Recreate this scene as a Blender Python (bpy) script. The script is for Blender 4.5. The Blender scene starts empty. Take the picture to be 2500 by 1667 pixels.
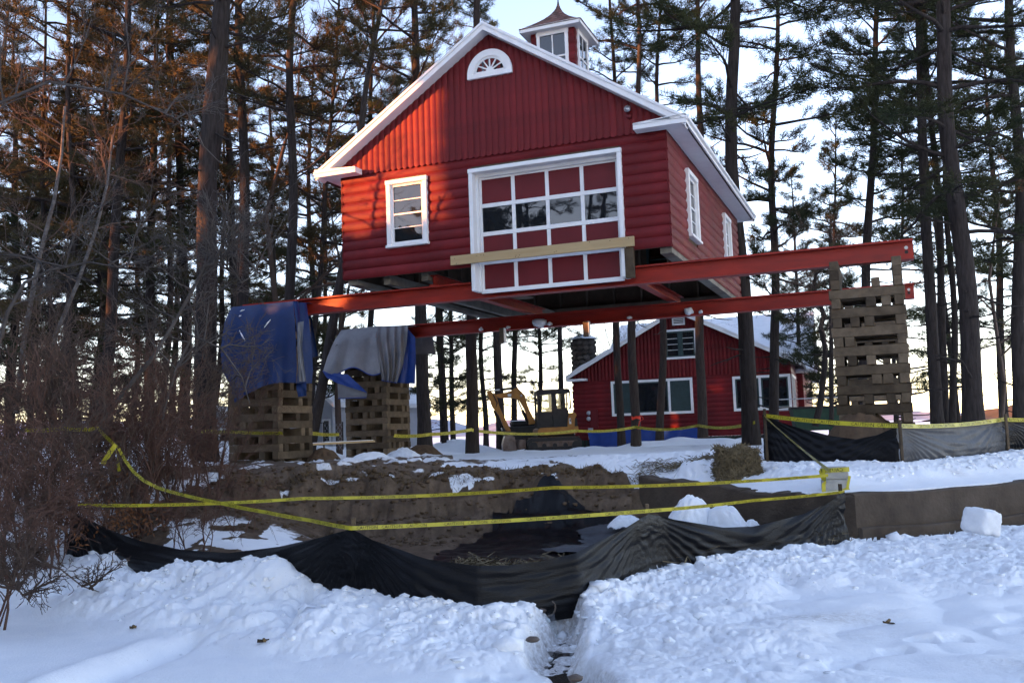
import bpy, bmesh, math, random
import numpy as np
from mathutils import Vector, Matrix

SC = bpy.context.scene
COL = SC.collection

# ------------------------------------------------------------------ camera
# picture units below are pixels of the 2500 x 1667 photograph
FPX, PITCH, ROLL, EYE = 2354.0, 0.095, 0.036, 1.6
CXP, CYP = 1250.0, 833.5
_cp, _sp, _cr, _sr = math.cos(PITCH), math.sin(PITCH), math.cos(ROLL), math.sin(ROLL)
CF = Vector((0, _cp, _sp)); _R0 = Vector((1, 0, 0)); _U0 = Vector((0, -_sp, _cp))
CR = _R0 * _cr - _U0 * _sr
CU = _R0 * _sr + _U0 * _cr
cam_data = bpy.data.cameras.new('camera')
cam = bpy.data.objects.new('camera', cam_data)
COL.objects.link(cam)
cam_data.sensor_fit = 'HORIZONTAL'; cam_data.sensor_width = 36.0
cam_data.lens = FPX / 2500.0 * 36.0
cam_data.clip_start = 0.1; cam_data.clip_end = 9000.0
cam.matrix_world = Matrix(((CR.x, CU.x, -CF.x, 0), (CR.y, CU.y, -CF.y, 0), (CR.z, CU.z, -CF.z, EYE), (0, 0, 0, 1)))
SC.camera = cam

# ------------------------------------------------------------------ light
SUN_DIR = Vector((-0.90, -0.43, 0.105)).normalized()       # towards the low sun, left and behind
world = bpy.data.worlds.new('World'); SC.world = world; world.use_nodes = True
wn = world.node_tree.nodes; wl = world.node_tree.links
for n in list(wn): wn.remove(n)
w_out = wn.new('ShaderNodeOutputWorld'); w_bg = wn.new('ShaderNodeBackground'); w_sky = wn.new('ShaderNodeTexSky')
w_sky.sky_type = 'NISHITA'; w_sky.sun_disc = False
w_sky.sun_elevation = math.asin(SUN_DIR.z)
w_sky.sun_rotation = math.atan2(SUN_DIR.x, SUN_DIR.y)
w_sky.altitude = 150; w_sky.air_density = 0.72; w_sky.dust_density = 0.1; w_sky.ozone_density = 0.75
w_bg.inputs['Strength'].default_value = 0.15
w_tint = wn.new('ShaderNodeMix'); w_tint.data_type = 'RGBA'; w_tint.blend_type = 'MULTIPLY'; w_tint.inputs[0].default_value = 1.0; w_tint.inputs[7].default_value = (1.11, .91, .93, 1)   # even tint of the whole sky
wl.new(w_sky.outputs[0], w_tint.inputs[6]); wl.new(w_tint.outputs[2], w_bg.inputs[0]); wl.new(w_bg.outputs[0], w_out.inputs[0])
sun_data = bpy.data.lights.new('sun', 'SUN'); sun = bpy.data.objects.new('sun', sun_data); COL.objects.link(sun)
sun_data.energy = 3.1; sun_data.angle = math.radians(0.53); sun_data.color = (1.0, 0.36, 0.10)
sun.rotation_euler = SUN_DIR.to_track_quat('Z', 'Y').to_euler(); sun.location = SUN_DIR * 60
SC.view_settings.view_transform = 'Standard'; SC.view_settings.look = 'None'
SC.view_settings.gamma = 1.0; SC.view_settings.use_curve_mapping = False
SC.view_settings.exposure = 2.6
SC.cycles.max_bounces = 4; SC.cycles.diffuse_bounces = 2; SC.cycles.glossy_bounces = 2; SC.cycles.use_adaptive_sampling = True; SC.cycles.adaptive_threshold = .03
SC.cycles.transparent_max_bounces = 6; SC.cycles.caustics_reflective = False; SC.cycles.caustics_refractive = False
SC.cycles.use_denoising = True

# ------------------------------------------------------------------ helpers
def ray(sx, sy):
    return CF + CR * ((sx - CXP) / FPX) - CU * ((sy - CYP) / FPX)
def at(sx, sy, Y):
    d = ray(sx, sy); return Vector((0, 0, EYE)) + d * (Y / d.y)
def atz(sx, sy, z):
    d = ray(sx, sy); return Vector((0, 0, EYE)) + d * ((z - EYE) / d.z)

class MB:
    """collects shapes, builds ONE mesh object"""
    def __init__(s): s.v = []; s.f = []
    def add(s, vs, fs):
        o = len(s.v); s.v += [tuple(p) for p in vs]; s.f += [tuple(i + o for i in f) for f in fs]; return s
    def box(s, x0, x1, y0, y1, z0, z1):
        return s.add([(x0,y0,z0),(x1,y0,z0),(x1,y1,z0),(x0,y1,z0),(x0,y0,z1),(x1,y0,z1),(x1,y1,z1),(x0,y1,z1)],
                     [(0,3,2,1),(4,5,6,7),(0,1,5,4),(1,2,6,5),(2,3,7,6),(3,0,4,7)])
    def bbox(s, x0, x1, y0, y1, z0, z1, b=0.006):
        # box with chamfered edges (24 verts)
        X, Y, Z = (x0, x1), (y0, y1), (z0, z1); V = []; idx = {}
        for i in (0, 1):
            for j in (0, 1):
                for k in (0, 1):
                    sx, sy, sz = (1, -1)[i], (1, -1)[j], (1, -1)[k]
                    idx[i,j,k,0] = len(V); V.append((X[i], Y[j]+sy*b, Z[k]+sz*b))
                    idx[i,j,k,1] = len(V); V.append((X[i]+sx*b, Y[j], Z[k]+sz*b))
                    idx[i,j,k,2] = len(V); V.append((X[i]+sx*b, Y[j]+sy*b, Z[k]))
        F = []
        for i in (0, 1):
            F.append([idx[i,0,0,0], idx[i,1,0,0], idx[i,1,1,0], idx[i,0,1,0]])
            F.append([idx[0,i,0,1], idx[1,i,0,1], idx[1,i,1,1], idx[0,i,1,1]])
            F.append([idx[0,0,i,2], idx[1,0,i,2], idx[1,1,i,2], idx[0,1,i,2]])
        for a in (0, 1):
            for b2 in (0, 1):
                F.append([idx[a,b2,0,0], idx[a,b2,1,0], idx[a,b2,1,1], idx[a,b2,0,1]])
                F.append([idx[a,0,b2,0], idx[a,1,b2,0], idx[a,1,b2,2], idx[a,0,b2,2]])
                F.append([idx[0,a,b2,1], idx[1,a,b2,1], idx[1,a,b2,2], idx[0,a,b2,2]])
        for i in (0, 1):
            for j in (0, 1):
                for k in (0, 1):
                    F.append([idx[i,j,k,0], idx[i,j,k,1], idx[i,j,k,2]])
        return s.add(V, F)
    def prism(s, poly, a, b, axis='y'):
        # poly in the plane perpendicular to axis, extruded a..b
        n = len(poly); V = []
        for t in (a, b):
            for p, q in poly:
                V.append({'y': (p, t, q), 'x': (t, p, q), 'z': (p, q, t)}[axis])
        F = [tuple(range(n))[::-1], tuple(range(n, 2*n))] + [(i, (i+1) % n, (i+1) % n + n, i + n) for i in range(n)]
        return s.add(V, F)
    def tube(s, pts, rad, n=8, cap=True):
        pts = [Vector(p) for p in pts]; m = len(pts)
        if not hasattr(rad, '__len__'): rad = [rad] * m
        o = len(s.v); ref = Vector((0.31, 0.77, 0.55))
        for i, p in enumerate(pts):
            t = (pts[min(i+1, m-1)] - pts[max(i-1, 0)]).normalized()
            a = t.cross(ref if abs(t.dot(ref)) < .95 else Vector((1, 0, 0))).normalized(); b = t.cross(a)
            for k in range(n):
                q = 2*math.pi*k/n; s.v.append(tuple(p + (a*math.cos(q) + b*math.sin(q)) * rad[i]))
        for i in range(m-1):
            for k in range(n):
                k2 = (k+1) % n; s.f.append((o+i*n+k, o+i*n+k2, o+(i+1)*n+k2, o+(i+1)*n+k))
        if cap:
            s.f.append(tuple(o+k for k in range(n))[::-1]); s.f.append(tuple(o+(m-1)*n+k for k in range(n)))
        return s
    def grid(s, P):
        # P[i][j] points
        o = len(s.v); n = len(P[0])
        for r in P: s.v += [tuple(p) for p in r]
        for i in range(len(P)-1):
            for j in range(n-1):
                s.f.append((o+i*n+j, o+i*n+j+1, o+(i+1)*n+j+1, o+(i+1)*n+j))
        return s
    def mesh(s, name, mat=None, smooth=False):
        me = bpy.data.meshes.new(name); me.from_pydata(s.v, [], s.f)
        bm = bmesh.new(); bm.from_mesh(me); bmesh.ops.recalc_face_normals(bm, faces=bm.faces); bm.to_mesh(me); bm.free()
        if mat: me.materials.append(mat)
        if smooth: me.polygons.foreach_set('use_smooth', [True]*len(me.polygons))
        me.update(); return me
    def build(s, name, mat=None, parent=None, smooth=False):
        return obj(name, s.mesh(name, mat, smooth), parent)
def obj(name, me, parent=None):
    o = bpy.data.objects.new(name, me); COL.objects.link(o)
    if parent is not None: o.parent = parent
    return o
def np_mesh(name, V, Q=None, T=None, mat=None, smooth=False):
    V = np.asarray(V, np.float32).reshape(-1, 3); parts = []; sizes = []
    for A, n in ((Q, 4), (T, 3)):
        if A is not None and len(A):
            A = np.asarray(A, np.int32).reshape(-1, n); parts.append(A.ravel()); sizes.append(np.full(len(A), n, np.int32))
    L = np.concatenate(parts); S = np.concatenate(sizes)
    me = bpy.data.meshes.new(name); me.vertices.add(len(V)); me.vertices.foreach_set('co', V.ravel())
    me.loops.add(len(L)); me.loops.foreach_set('vertex_index', L)
    me.polygons.add(len(S)); me.polygons.foreach_set('loop_start', np.concatenate(([0], np.cumsum(S)[:-1])).astype(np.int32))
    me.polygons.foreach_set('loop_total', S)
    if smooth: me.polygons.foreach_set('use_smooth', np.ones(len(S), bool))
    me.update(calc_edges=True)
    if mat: me.materials.append(mat)
    return me
def thing(name, label, cat, loc=(0, 0, 0), rotz=0.0, group=None):
    o = bpy.data.objects.new(name, None); COL.objects.link(o); o.empty_display_size = .2
    o.location = loc; o.rotation_euler = (0, 0, rotz); o['label'] = label; o['category'] = cat
    if group: o['group'] = group
    return o
def tag(o, label, cat, group=None, kind=None):
    o['label'] = label; o['category'] = cat
    if group: o['group'] = group
    if kind: o['kind'] = kind
    return o
def struct(o, label=None):
    o['kind'] = 'structure'
    if label: o['label'] = label
    return o

# ------------------------------------------------------------------ materials
MAT = {}
def mat(name, col, rough=.6, spec=.35, var=0.0, vscale=3.0, col2=None, stretch=(1, 1, 1), bump=0.0, bscale=20.0, metal=0.0, coord='Object', detail=5.0, objvar=0.0):
    m = bpy.data.materials.new(name); m.use_nodes = True; nt = m.node_tree; N = nt.nodes; L = nt.links
    b = N['Principled BSDF']
    b.inputs['Roughness'].default_value = rough; b.inputs['Specular IOR Level'].default_value = spec; b.inputs['Metallic'].default_value = metal
    c = tuple(col) + (1,)
    b.inputs['Base Color'].default_value = c
    if var or col2 or bump:
        tc = N.new('ShaderNodeTexCoord'); mp = N.new('ShaderNodeMapping'); mp.inputs['Scale'].default_value = stretch
        L.new(tc.outputs[coord], mp.inputs['Vector'])
    src = None
    if var or col2:
        no = N.new('ShaderNodeTexNoise'); no.inputs['Scale'].default_value = vscale; no.inputs['Detail'].default_value = detail; no.inputs['Roughness'].default_value = .62
        L.new(mp.outputs[0], no.inputs['Vector'])
        rp = N.new('ShaderNodeValToRGB'); e = rp.color_ramp.elements
        e[0].position = .32; e[1].position = .68
        e[0].color = c; e[1].color = (tuple(col2) + (1,)) if col2 else c
        if not col2:
            e[0].color = tuple(max(0, x*(1-var)) for x in col) + (1,); e[1].color = tuple(min(1, x*(1+var)) for x in col) + (1,)
        L.new(no.outputs[0], rp.inputs[0]); src = rp.outputs[0]; L.new(src, b.inputs['Base Color'])
    if objvar:
        oi = N.new('ShaderNodeObjectInfo'); mr = N.new('ShaderNodeMapRange'); mr.inputs[3].default_value = 1-objvar; mr.inputs[4].default_value = 1+objvar
        L.new(oi.outputs['Random'], mr.inputs[0]); mx = N.new('ShaderNodeMix'); mx.data_type = 'RGBA'; mx.blend_type = 'MULTIPLY'; mx.inputs[0].default_value = 1
        if src: L.new(src, mx.inputs[6])
        else: mx.inputs[6].default_value = c
        L.new(mr.outputs[0], mx.inputs[7]); L.new(mx.outputs[2], b.inputs['Base Color'])
    if bump:
        n2 = N.new('ShaderNodeTexNoise'); n2.inputs['Scale'].default_value = bscale; n2.inputs['Detail'].default_value = 6
        L.new(mp.outputs[0], n2.inputs['Vector']); bp = N.new('ShaderNodeBump'); bp.inputs['Strength'].default_value = bump; bp.inputs['Distance'].default_value = .02
        L.new(n2.outputs[0], bp.inputs['Height']); L.new(bp.outputs[0], b.inputs['Normal'])
    MAT[name] = m; return m
mat('red_board', (.128, .0082, .0105), .6, .25, var=.34, vscale=1.3, bump=.3, bscale=45, objvar=.14, detail=8)
mat('red_panel', (.118, .0085, .012), .5, .3, var=.12, vscale=1.5, objvar=.03)
mat('white_paint', (.78, .78, .78), .5, .3, var=.05, vscale=4, bump=.08, bscale=30)
mat('glass_dark', (.012, .014, .016), .04, .9)
mat('teal_trim', (.03, .055, .055), .5, .3, var=.2)
mat('roof_shingle', (.12, .085, .075), .85, .2, col2=(.20, .085, .07), vscale=5, objvar=.35, bump=.3, bscale=60)
mat('roof_dark', (.06, .05, .05), .9, .2, var=.3, bump=.3)
mat('beam_red', (.36, .022, .009), .5, .35, col2=(.19, .015, .009), vscale=2.2, stretch=(.5, 2, 2.5), bump=.2, bscale=25, detail=12)
mat('stud_wood', (.13, .10, .075), .8, .2, var=.3, vscale=2, stretch=(1, 1, 1), objvar=.25)
mat('grey_wood', (.17, .155, .13), .8, .2, var=.3, vscale=3, objvar=.2)
mat('inside_wood', (.085, .06, .042), .85, .2, var=.3, vscale=2)
mat('timber', (.070, .050, .032), .85, .2, col2=(.135, .100, .065), vscale=5, bump=.5, bscale=30, objvar=.5)
mat('lumber', (.46, .34, .18), .65, .3, col2=(.40, .28, .14), vscale=2, stretch=(.5, 6, 6), bump=.1, bscale=20)
mat('bark', (.024, .0195, .018), .95, .1, col2=(.052, .044, .041), vscale=7, stretch=(3, 3, .45), bump=1.0, bscale=9, objvar=.2)
mat('bark_red', (.030, .023, .020), .95, .12, col2=(.058, .047, .042), vscale=7, stretch=(3, 3, .45), bump=1.0, bscale=9, objvar=.2)
mat('bark_far', (.055, .042, .038), .95, .1, var=.3, objvar=.2)
mat('birch_bark', (.17, .155, .145), .8, .2, col2=(.07, .06, .055), vscale=5, stretch=(1, 1, 2.5), bump=.3)
mat('twig', (.075, .052, .041), .9, .1, col2=(.12, .088, .072), vscale=1.2, objvar=.3)
mat('twig_red', (.095, .050, .038), .9, .1, col2=(.12, .075, .058), vscale=1.2, objvar=.2)
mat('grey_limb', (.085, .075, .070), .9, .1, var=.25, vscale=4)
mat('needles', (.022, .034, .014), .7, .2, col2=(.050, .052, .018), vscale=.9, detail=3, objvar=.22)
mat('needles_brown', (.036, .038, .016), .7, .2, col2=(.090, .062, .024), vscale=.9, detail=3, objvar=.22)
mat('dry_leaf', (.20, .085, .035), .8, .15, col2=(.12, .055, .028), vscale=3)
mat('tarp_blue', (.005, .022, .095), .5, .35, var=.2, vscale=3, bump=.15, bscale=14)
mat('tarp_bright', (.007, .036, .20), .45, .35, var=.15, vscale=3, bump=.1, bscale=14)
mat('tarp_grey', (.16, .16, .17), .38, .5, var=.15, vscale=4, bump=.2, bscale=12)
mat('fabric_black', (.0035, .0035, .0045), .38, .20, var=.3, vscale=5, bump=.3, bscale=40, stretch=(1, 1, 3))
mat('fabric_thin', (.055, .058, .065), .6, .35, var=.3, vscale=3, bump=.3, bscale=18)
mat('tape', (.47, .41, .03), .4, .4, var=.1, vscale=6)
mat('ink', (.01, .01, .01), .6, .2)
mat('ribbon', (.7, .05, .02), .5, .3)
mat('concrete', (.050, .038, .029), .9, .2, col2=(.10, .078, .060), vscale=2.2, bump=.5, bscale=24, detail=9, coord='Object')
mat('block', (.40, .39, .36), .9, .2, var=.15, vscale=9, bump=.4, bscale=50)
mat('stone', (.085, .070, .058), .9, .2, var=.4, vscale=6, bump=.5, bscale=18, objvar=.4)
mat('mortar', (.05, .045, .04), .95, .1, var=.2)
mat('hay', (.21, .165, .10), .9, .15, col2=(.12, .095, .058), vscale=8)
mat('soil_pile', (.13, .085, .052), .95, .1, col2=(.085, .056, .036), vscale=5, bump=.6, bscale=20)
mat('clod', (.070, .047, .030), .95, .1, col2=(.13, .092, .062), vscale=6)
mat('ex_yellow', (.40, .18, .032), .5, .35, col2=(.25, .105, .022), vscale=4, bump=.1)
mat('ex_dark', (.022, .020, .019), .6, .3, var=.3, vscale=5)
mat('ex_rust', (.075, .042, .026), .8, .25, col2=(.16, .12, .10), vscale=4)
mat('steel', (.55, .55, .56), .3, .5, metal=.8)
mat('bucket_steel', (.24, .19, .17), .45, .5, col2=(.10, .065, .05), vscale=5, metal=.3)
mat('decal', (.6, .6, .58), .6, .3)
mat('green_paint', (.012, .045, .028), .5, .3, var=.2)
mat('siding_grey', (.40, .42, .46), .7, .2, var=.08, vscale=2)
mat('hill', (.24, .24, .30), 1.0, .05, col2=(.40, .40, .46), vscale=.02, detail=9)  # snowy woods, with the blue of distant haze put into the colour
mat('hill_brown', (.17, .10, .06), 1.0, .05, col2=(.10, .075, .05), vscale=.08, detail=9)
mat('cable', (.03, .03, .03), .7, .2)
mat('wet_stone', (.10, .075, .06), .35, .4, var=.4, vscale=14, bump=.4, bscale=40)
mat('grass_tuft', (.14, .095, .045), .9, .1, var=.3, vscale=8)
def m_glass_pane():
    m = bpy.data.materials.new('window_glass'); m.use_nodes = True; N = m.node_tree.nodes; L = m.node_tree.links
    b = N['Principled BSDF']; b.inputs['Base Color'].default_value = (.012, .014, .017, 1); b.inputs['Roughness'].default_value = .015
    b.inputs['Specular IOR Level'].default_value = .7; b.inputs['IOR'].default_value = 1.5
    tc = N.new('ShaderNodeTexCoord'); no = N.new('ShaderNodeTexNoise'); no.inputs['Scale'].default_value = 1.6
    bp = N.new('ShaderNodeBump'); bp.inputs['Strength'].default_value = .10; bp.inputs['Distance'].default_value = .02
    L.new(tc.outputs['Object'], no.inputs['Vector']); L.new(no.outputs[0], bp.inputs['Height']); L.new(bp.outputs[0], b.inputs['Normal'])
    MAT['window_glass'] = m
m_glass_pane()
def m_clear():
    m = bpy.data.materials.new('clear_glass'); m.use_nodes = True; N = m.node_tree.nodes; L = m.node_tree.links
    for n in list(N): N.remove(n)
    o = N.new('ShaderNodeOutputMaterial'); mx = N.new('ShaderNodeMixShader'); t = N.new('ShaderNodeBsdfTransparent'); g = N.new('ShaderNodeBsdfGlossy')
    t.inputs[0].default_value = (.80, .84, .84, 1); g.inputs['Roughness'].default_value = .05; mx.inputs[0].default_value = .08
    L.new(t.outputs[0], mx.inputs[1]); L.new(g.outputs[0], mx.inputs[2]); L.new(mx.outputs[0], o.inputs[0]); MAT['clear_glass'] = m
m_clear()
def m_water(name, col, rough):
    m = bpy.data.materials.new(name); m.use_nodes = True; N = m.node_tree.nodes; L = m.node_tree.links
    b = N['Principled BSDF']; b.inputs['Base Color'].default_value = col + (1,); b.inputs['Roughness'].default_value = rough; b.inputs['IOR'].default_value = 1.33
    tc = N.new('ShaderNodeTexCoord'); no = N.new('ShaderNodeTexNoise'); no.inputs['Scale'].default_value = 14
    bp = N.new('ShaderNodeBump'); bp.inputs['Strength'].default_value = .25; bp.inputs['Distance'].default_value = .02
    L.new(tc.outputs['Object'], no.inputs['Vector']); L.new(no.outputs[0], bp.inputs['Height']); L.new(bp.outputs[0], b.inputs['Normal']); MAT[name] = m
m_water('stream_water', (.030, .024, .020), .12)

# ------------------------------------------------------------------ numpy noise
def _hash(ix, iy, k):
    h = (ix.astype(np.int64) * 374761393 + iy.astype(np.int64) * 668265263 + k * 2147483647) & 0xFFFFFFFF
    h = ((h ^ (h >> 13)) * 1274126177) & 0xFFFFFFFF
    return ((h ^ (h >> 16)) & 0xFFFFFF) / float(0xFFFFFF)
def vnoise(x, y, k=0):
    ix = np.floor(x); iy = np.floor(y); fx = x - ix; fy = y - iy
    fx = fx*fx*fx*(fx*(fx*6-15)+10); fy = fy*fy*fy*(fy*(fy*6-15)+10)
    a = _hash(ix, iy, k); b = _hash(ix+1, iy, k); c = _hash(ix, iy+1, k); d = _hash(ix+1, iy+1, k)
    return (a*(1-fx)+b*fx)*(1-fy) + (c*(1-fx)+d*fx)*fy
def fbm(x, y, k=0, oct=4):
    s = 0; a = .5; n = 0
    for o in range(oct):
        s = s + a*vnoise(x*2**o + 13.7*o, y*2**o - 7.1*o, k+o); n += a; a *= .5
    return s/n
def worley(x, y, k=0):
    ix = np.floor(x); iy = np.floor(y); best = np.full(x.shape, 9.0)
    for dx in (-1, 0, 1):
        for dy in (-1, 0, 1):
            cx = ix+dx; cy = iy+dy
            px = cx + _hash(cx, cy, k+5); py = cy + _hash(cx, cy, k+9); r = .55+.6*_hash(cx, cy, k+13)
            best = np.minimum(best, np.hypot(x-px, y-py)/r)
    return best
def lump(x, y, k=0):            # rounded crumbly bumps 0..1
    w = worley(x, y, k); return np.sqrt(np.clip(1 - w*w, 0, 1))
def sst(t):
    t = np.clip(t, 0, 1); return t*t*(3-2*t)
# ------------------------------------------------------------------ terrain
WC, WA, WR = (3.97, 11.5), (1.75, 14.0), (6.75, 12.7)     # corner and ends of the concrete walls
FNX = np.array([-14, -9, -5.5, -3.3, -1.5, -.9, -.35, .5, 1.5, 2.6, 3.98, 5.2, 6.75, 10, 16.0])
FNY = np.array([13.2, 12.6, 11.8, 10.1, 8.8, 8.45, 8.3, 8.75, 9.9, 10.55, 11.4, 11.95, 12.65, 14.0, 16.6])
HBX = np.array([-9, -6, -5, -3.9, -3.0, -2.5, -2.15, -1.9, -1.5, -.8, -.1, .3, .7, 1.5, 2.5, 3.4, 9])
HBY = np.array([.04, .08, .10, .15, .26, .36, .30, .17, .15, .11, .07, .03, .13, .10, .05, .0, .0])
DRX = np.array([.30, .50, .42, .20, .26, .34, .36]); DRY = np.array([4.5, 5.6, 6.2, 7.0, 7.6, 8.5, 8.9])
def terrace_d(x, y):
    dR = ((x-WC[0])*-(WR[1]-WC[1]) + (y-WC[1])*(WR[0]-WC[0])) / math.hypot(WR[0]-WC[0], WR[1]-WC[1])
    dx, dy = WC[0]-WA[0], WC[1]-WA[1]
    dL = ((x-WC[0])*-dy + (y-WC[1])*dx) / math.hypot(dx, dy)
    return np.minimum(dR, dL)
def yf_of(x): return np.interp(x, FNX, FNY)
def yb_of(x): return 14.9 + 1.0*(vnoise(x*.7, x*0+3.3, 4)-.5) + .26*(vnoise(x*2.3, x*0+1.3, 8)-.5) + .06*(vnoise(x*7.3, x*0+2.1, 14)-.5)
def yard_z(x, y):
    z = np.interp(y, [12, 15, 20, 28, 38, 46, 62, 85, 140, 9000], [1.08, 1.12, 1.16, 1.0, .80, .80, .6, .05, 0, 0])
    z = z + .62*sst((-5.2-x)/3.2)*sst((y-17)/5)*sst((60-y)/25)
    z = z + .62*np.exp(-((x+2.6)/1.5)**2-((y-41)/2.5)**2) - .12*np.exp(-((x-1.2)/2.6)**2-((y-36.5)/3.0)**2) + .35*np.exp(-((x+3.6)/1.6)**2-((y-31)/2.0)**2)
    for cx, cy, a, s in ((3.9, 30.5, .22, .8), (5.3, 31, .30, .9), (6.6, 30.5, .22, .7), (7.6, 31.5, .26, .8), (2.6, 33, .12, 1.2), (8.6, 29.5, .2, .7), (1.2, 34.5, .1, 1.5)):
        z = z + 1.15*a*np.exp(-((x-cx)/s)**2-((y-cy)/.7)**2)
    return z
def ground(x, y, detail=True):
    x = np.asarray(x, float); y = np.asarray(y, float)
    yf = yf_of(x); yb = yb_of(x); td = terrace_d(x, y); hb = np.interp(x, HBX, HBY)
    d = yf - y                                  # > 0 on the camera's side of the fence
    lake = .15*sst((y-7.2)/3.6)*sst((x-.4)/2.2)*sst(d/.2) + .02*(fbm(x*.5, y*.5, 3, 3)-.5)
    lake = lake + .10*sst((y-8.5)/3)*sst((-3-x)/2)
    w = np.where(d > .05, .52, .22)
    bank = hb*np.exp(-((d-.05)/w)**2)
    pit = .10 + .10*fbm(x*.8, y*.8, 21, 3)
    yz = yard_z(x, y)
    jt = .30*(fbm(x*1.7, y*1.7, 151, 4)-.5) + .16*(fbm(x*5.1, y*2.0, 153, 3)-.5); t = np.clip((y-(yb-1.75))/1.75+1.1*jt*sst((y-yb+2.1)/.5)*sst((yb-y)/.12), 0, 1); back = np.interp(t, [0, .35, .45, .62, .70, .80, .90, 1], [0, .10, .30, .36, .62, .68, .93, 1])
    back = np.where(y > yb, 1.0, back)
    left = sst((-1.7-x-.10*(y-11))/2.9)
    landl = np.interp(y-yf, [0, .6, 3.0, 5.5], [.16, .25, .85, 1.2])
    landl = np.minimum(landl, yz)
    yzb = yz - .22*np.exp(-np.clip(y-yb, 0, 9)/.5)*(.2+1.2*fbm(x*1.9, y*1.2, 161, 3))*(y > yb-2.2)
    zin = pit + (yzb-pit)*back
    zin = np.maximum(zin, pit + (landl-pit)*left)
    zin = np.where(y > yb+.3, np.maximum(zin, np.where(x < -2.5, landl, 0)), zin)
    f2 = np.interp(x, [1.75, 3.77, 5.35, 7.95, 12], [15.0, 14.5, 13.4, 15.5, 18])
    ter = .74 + .19*sst(td/1.5) + .05*np.exp(-((y-(f2-.25))/.45)**2)
    ter = np.where(y > f2, np.maximum(.93, np.minimum(yz, .93+.2*(y-f2))), ter)
    ter = ter + .12*np.exp(-((x-2.9)/.55)**2-((y-14.3)/.4)**2)
    zin = np.where((td > 0.10) & (y < yb+2.5), ter, zin)
    z = np.where(d > 0, lake+bank, np.maximum(zin, bank*sst((.5+d)/.5)) + 0*lake)
    # drain channel
    dx = np.abs(x - np.interp(y, DRY, DRX)); wd = np.interp(y, [4.5, 6, 6.6, 7.2, 8, 9], [.22, .12, .07, .17, .10, .06])
    z = z - (.26+bank*.6)*(1-sst((dx-wd*.5+.16*(fbm(x*5, y*5, 71, 3)-.5))/.20))*sst((9.0-y)/.25)*sst((y-3)/2)
    if not detail: return z
    soil, crumb, _ = masks(x, y)
    # crumbled snow
    ca = crumb*(1-.6*soil)*(.35+1.3*fbm(x*.8+2.2, y*.8, 171, 3))
    lf = sst((-.6-x)/1.2)
    wx = x+.10*(vnoise(x*3.3, y*3.3, 101)-.5); wy = y+.10*(vnoise(x*3.3+5, y*3.3, 103)-.5)
    Lb = .80*lump(wx*1.5, wy*1.7, 11) + .45*lump(wx*3.1, wy*3.1, 12) + .32*lump(wx*6.5, wy*6.5, 13) + .16*lump(wx*13, wy*13, 14) + .30*(fbm(x*9, y*9, 15, 4)-.5)
    Lf = .42*lump(wx*2.4, wy*2.4, 1) + .36*lump(wx*5.2+3, wy*5.2, 2) + .30*lump(wx*10.5, wy*10.5+5, 3) + .20*lump(wx*21, wy*21, 4)*(y < 14) + .25*(fbm(x*8, y*8, 17, 4)-.5)
    z = z + ca*(lf*.21*(Lb-.70) + (1-lf)*.15*(Lf-.48))
    near = (y < 26)
    z = z + near*(1-crumb)*.018*(fbm(x*1.6, y*1.6, 31, 4)-.5)
    # wind ridges and slabs, right foreground
    rg = sst((x-.7)/1.5)*sst((10.3-y)/1.5)
    z = z + rg*.115*np.abs(fbm(x*.95+1.3, y*1.1, 41, 3)-.5)*2 + rg*.035*(lump(x*1.4, y*1.9, 43)-.4)
    # ski trail, left foreground
    tx = -2.75 - .10*(8.2-y) - .05*np.sin(y*2.1); tr = np.exp(-((x-tx)/.11)**2); tb = np.exp(-((x-tx+.32)/.16)**2)
    z = z + sst((8.4-y)/.5)*(-.10*tr + .07*tb*(.6+.8*vnoise(x*3, y*3, 77)))
    for k in range(16):
        fx, fy = 1.5+.33*k+.10*math.sin(k*2.3), 6.15+.19*k+.12*math.cos(k*1.7)
        z = z - .055*np.exp(-((x-fx)/.10)**4-((y-fy)/.075)**4) + .018*np.exp(-((x-fx)/.2)**2-((y-fy)/.15)**2)
    for k in range(9):
        fx, fy = -1.0+.22*k, 6.1+.13*k+.08*math.sin(k*2.9)
        z = z - .05*np.exp(-((x-fx)/.09)**4-((y-fy)/.07)**4)
    # soil roughness
    sr = soil*near
    z = z + sr*(.12*(fbm(x*2.2, y*2.2, 51, 5)-.5) + .055*(lump(x*4.2, y*4.2, 53)-.35)*(y > yb-.4) + .03*(fbm(x*9, y*9, 57, 3)-.5))
    far = sst((y-18)/4)*sst((60-y)/20)
    z = z + far*(.10*(fbm(x*.7, y*.7, 61, 4)-.5) + .12*(lump(x*1.3, y*1.3, 63)-.4)*sst((fbm(x*.3, y*.3, 65, 2)-.5)*6))
    return z
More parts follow.
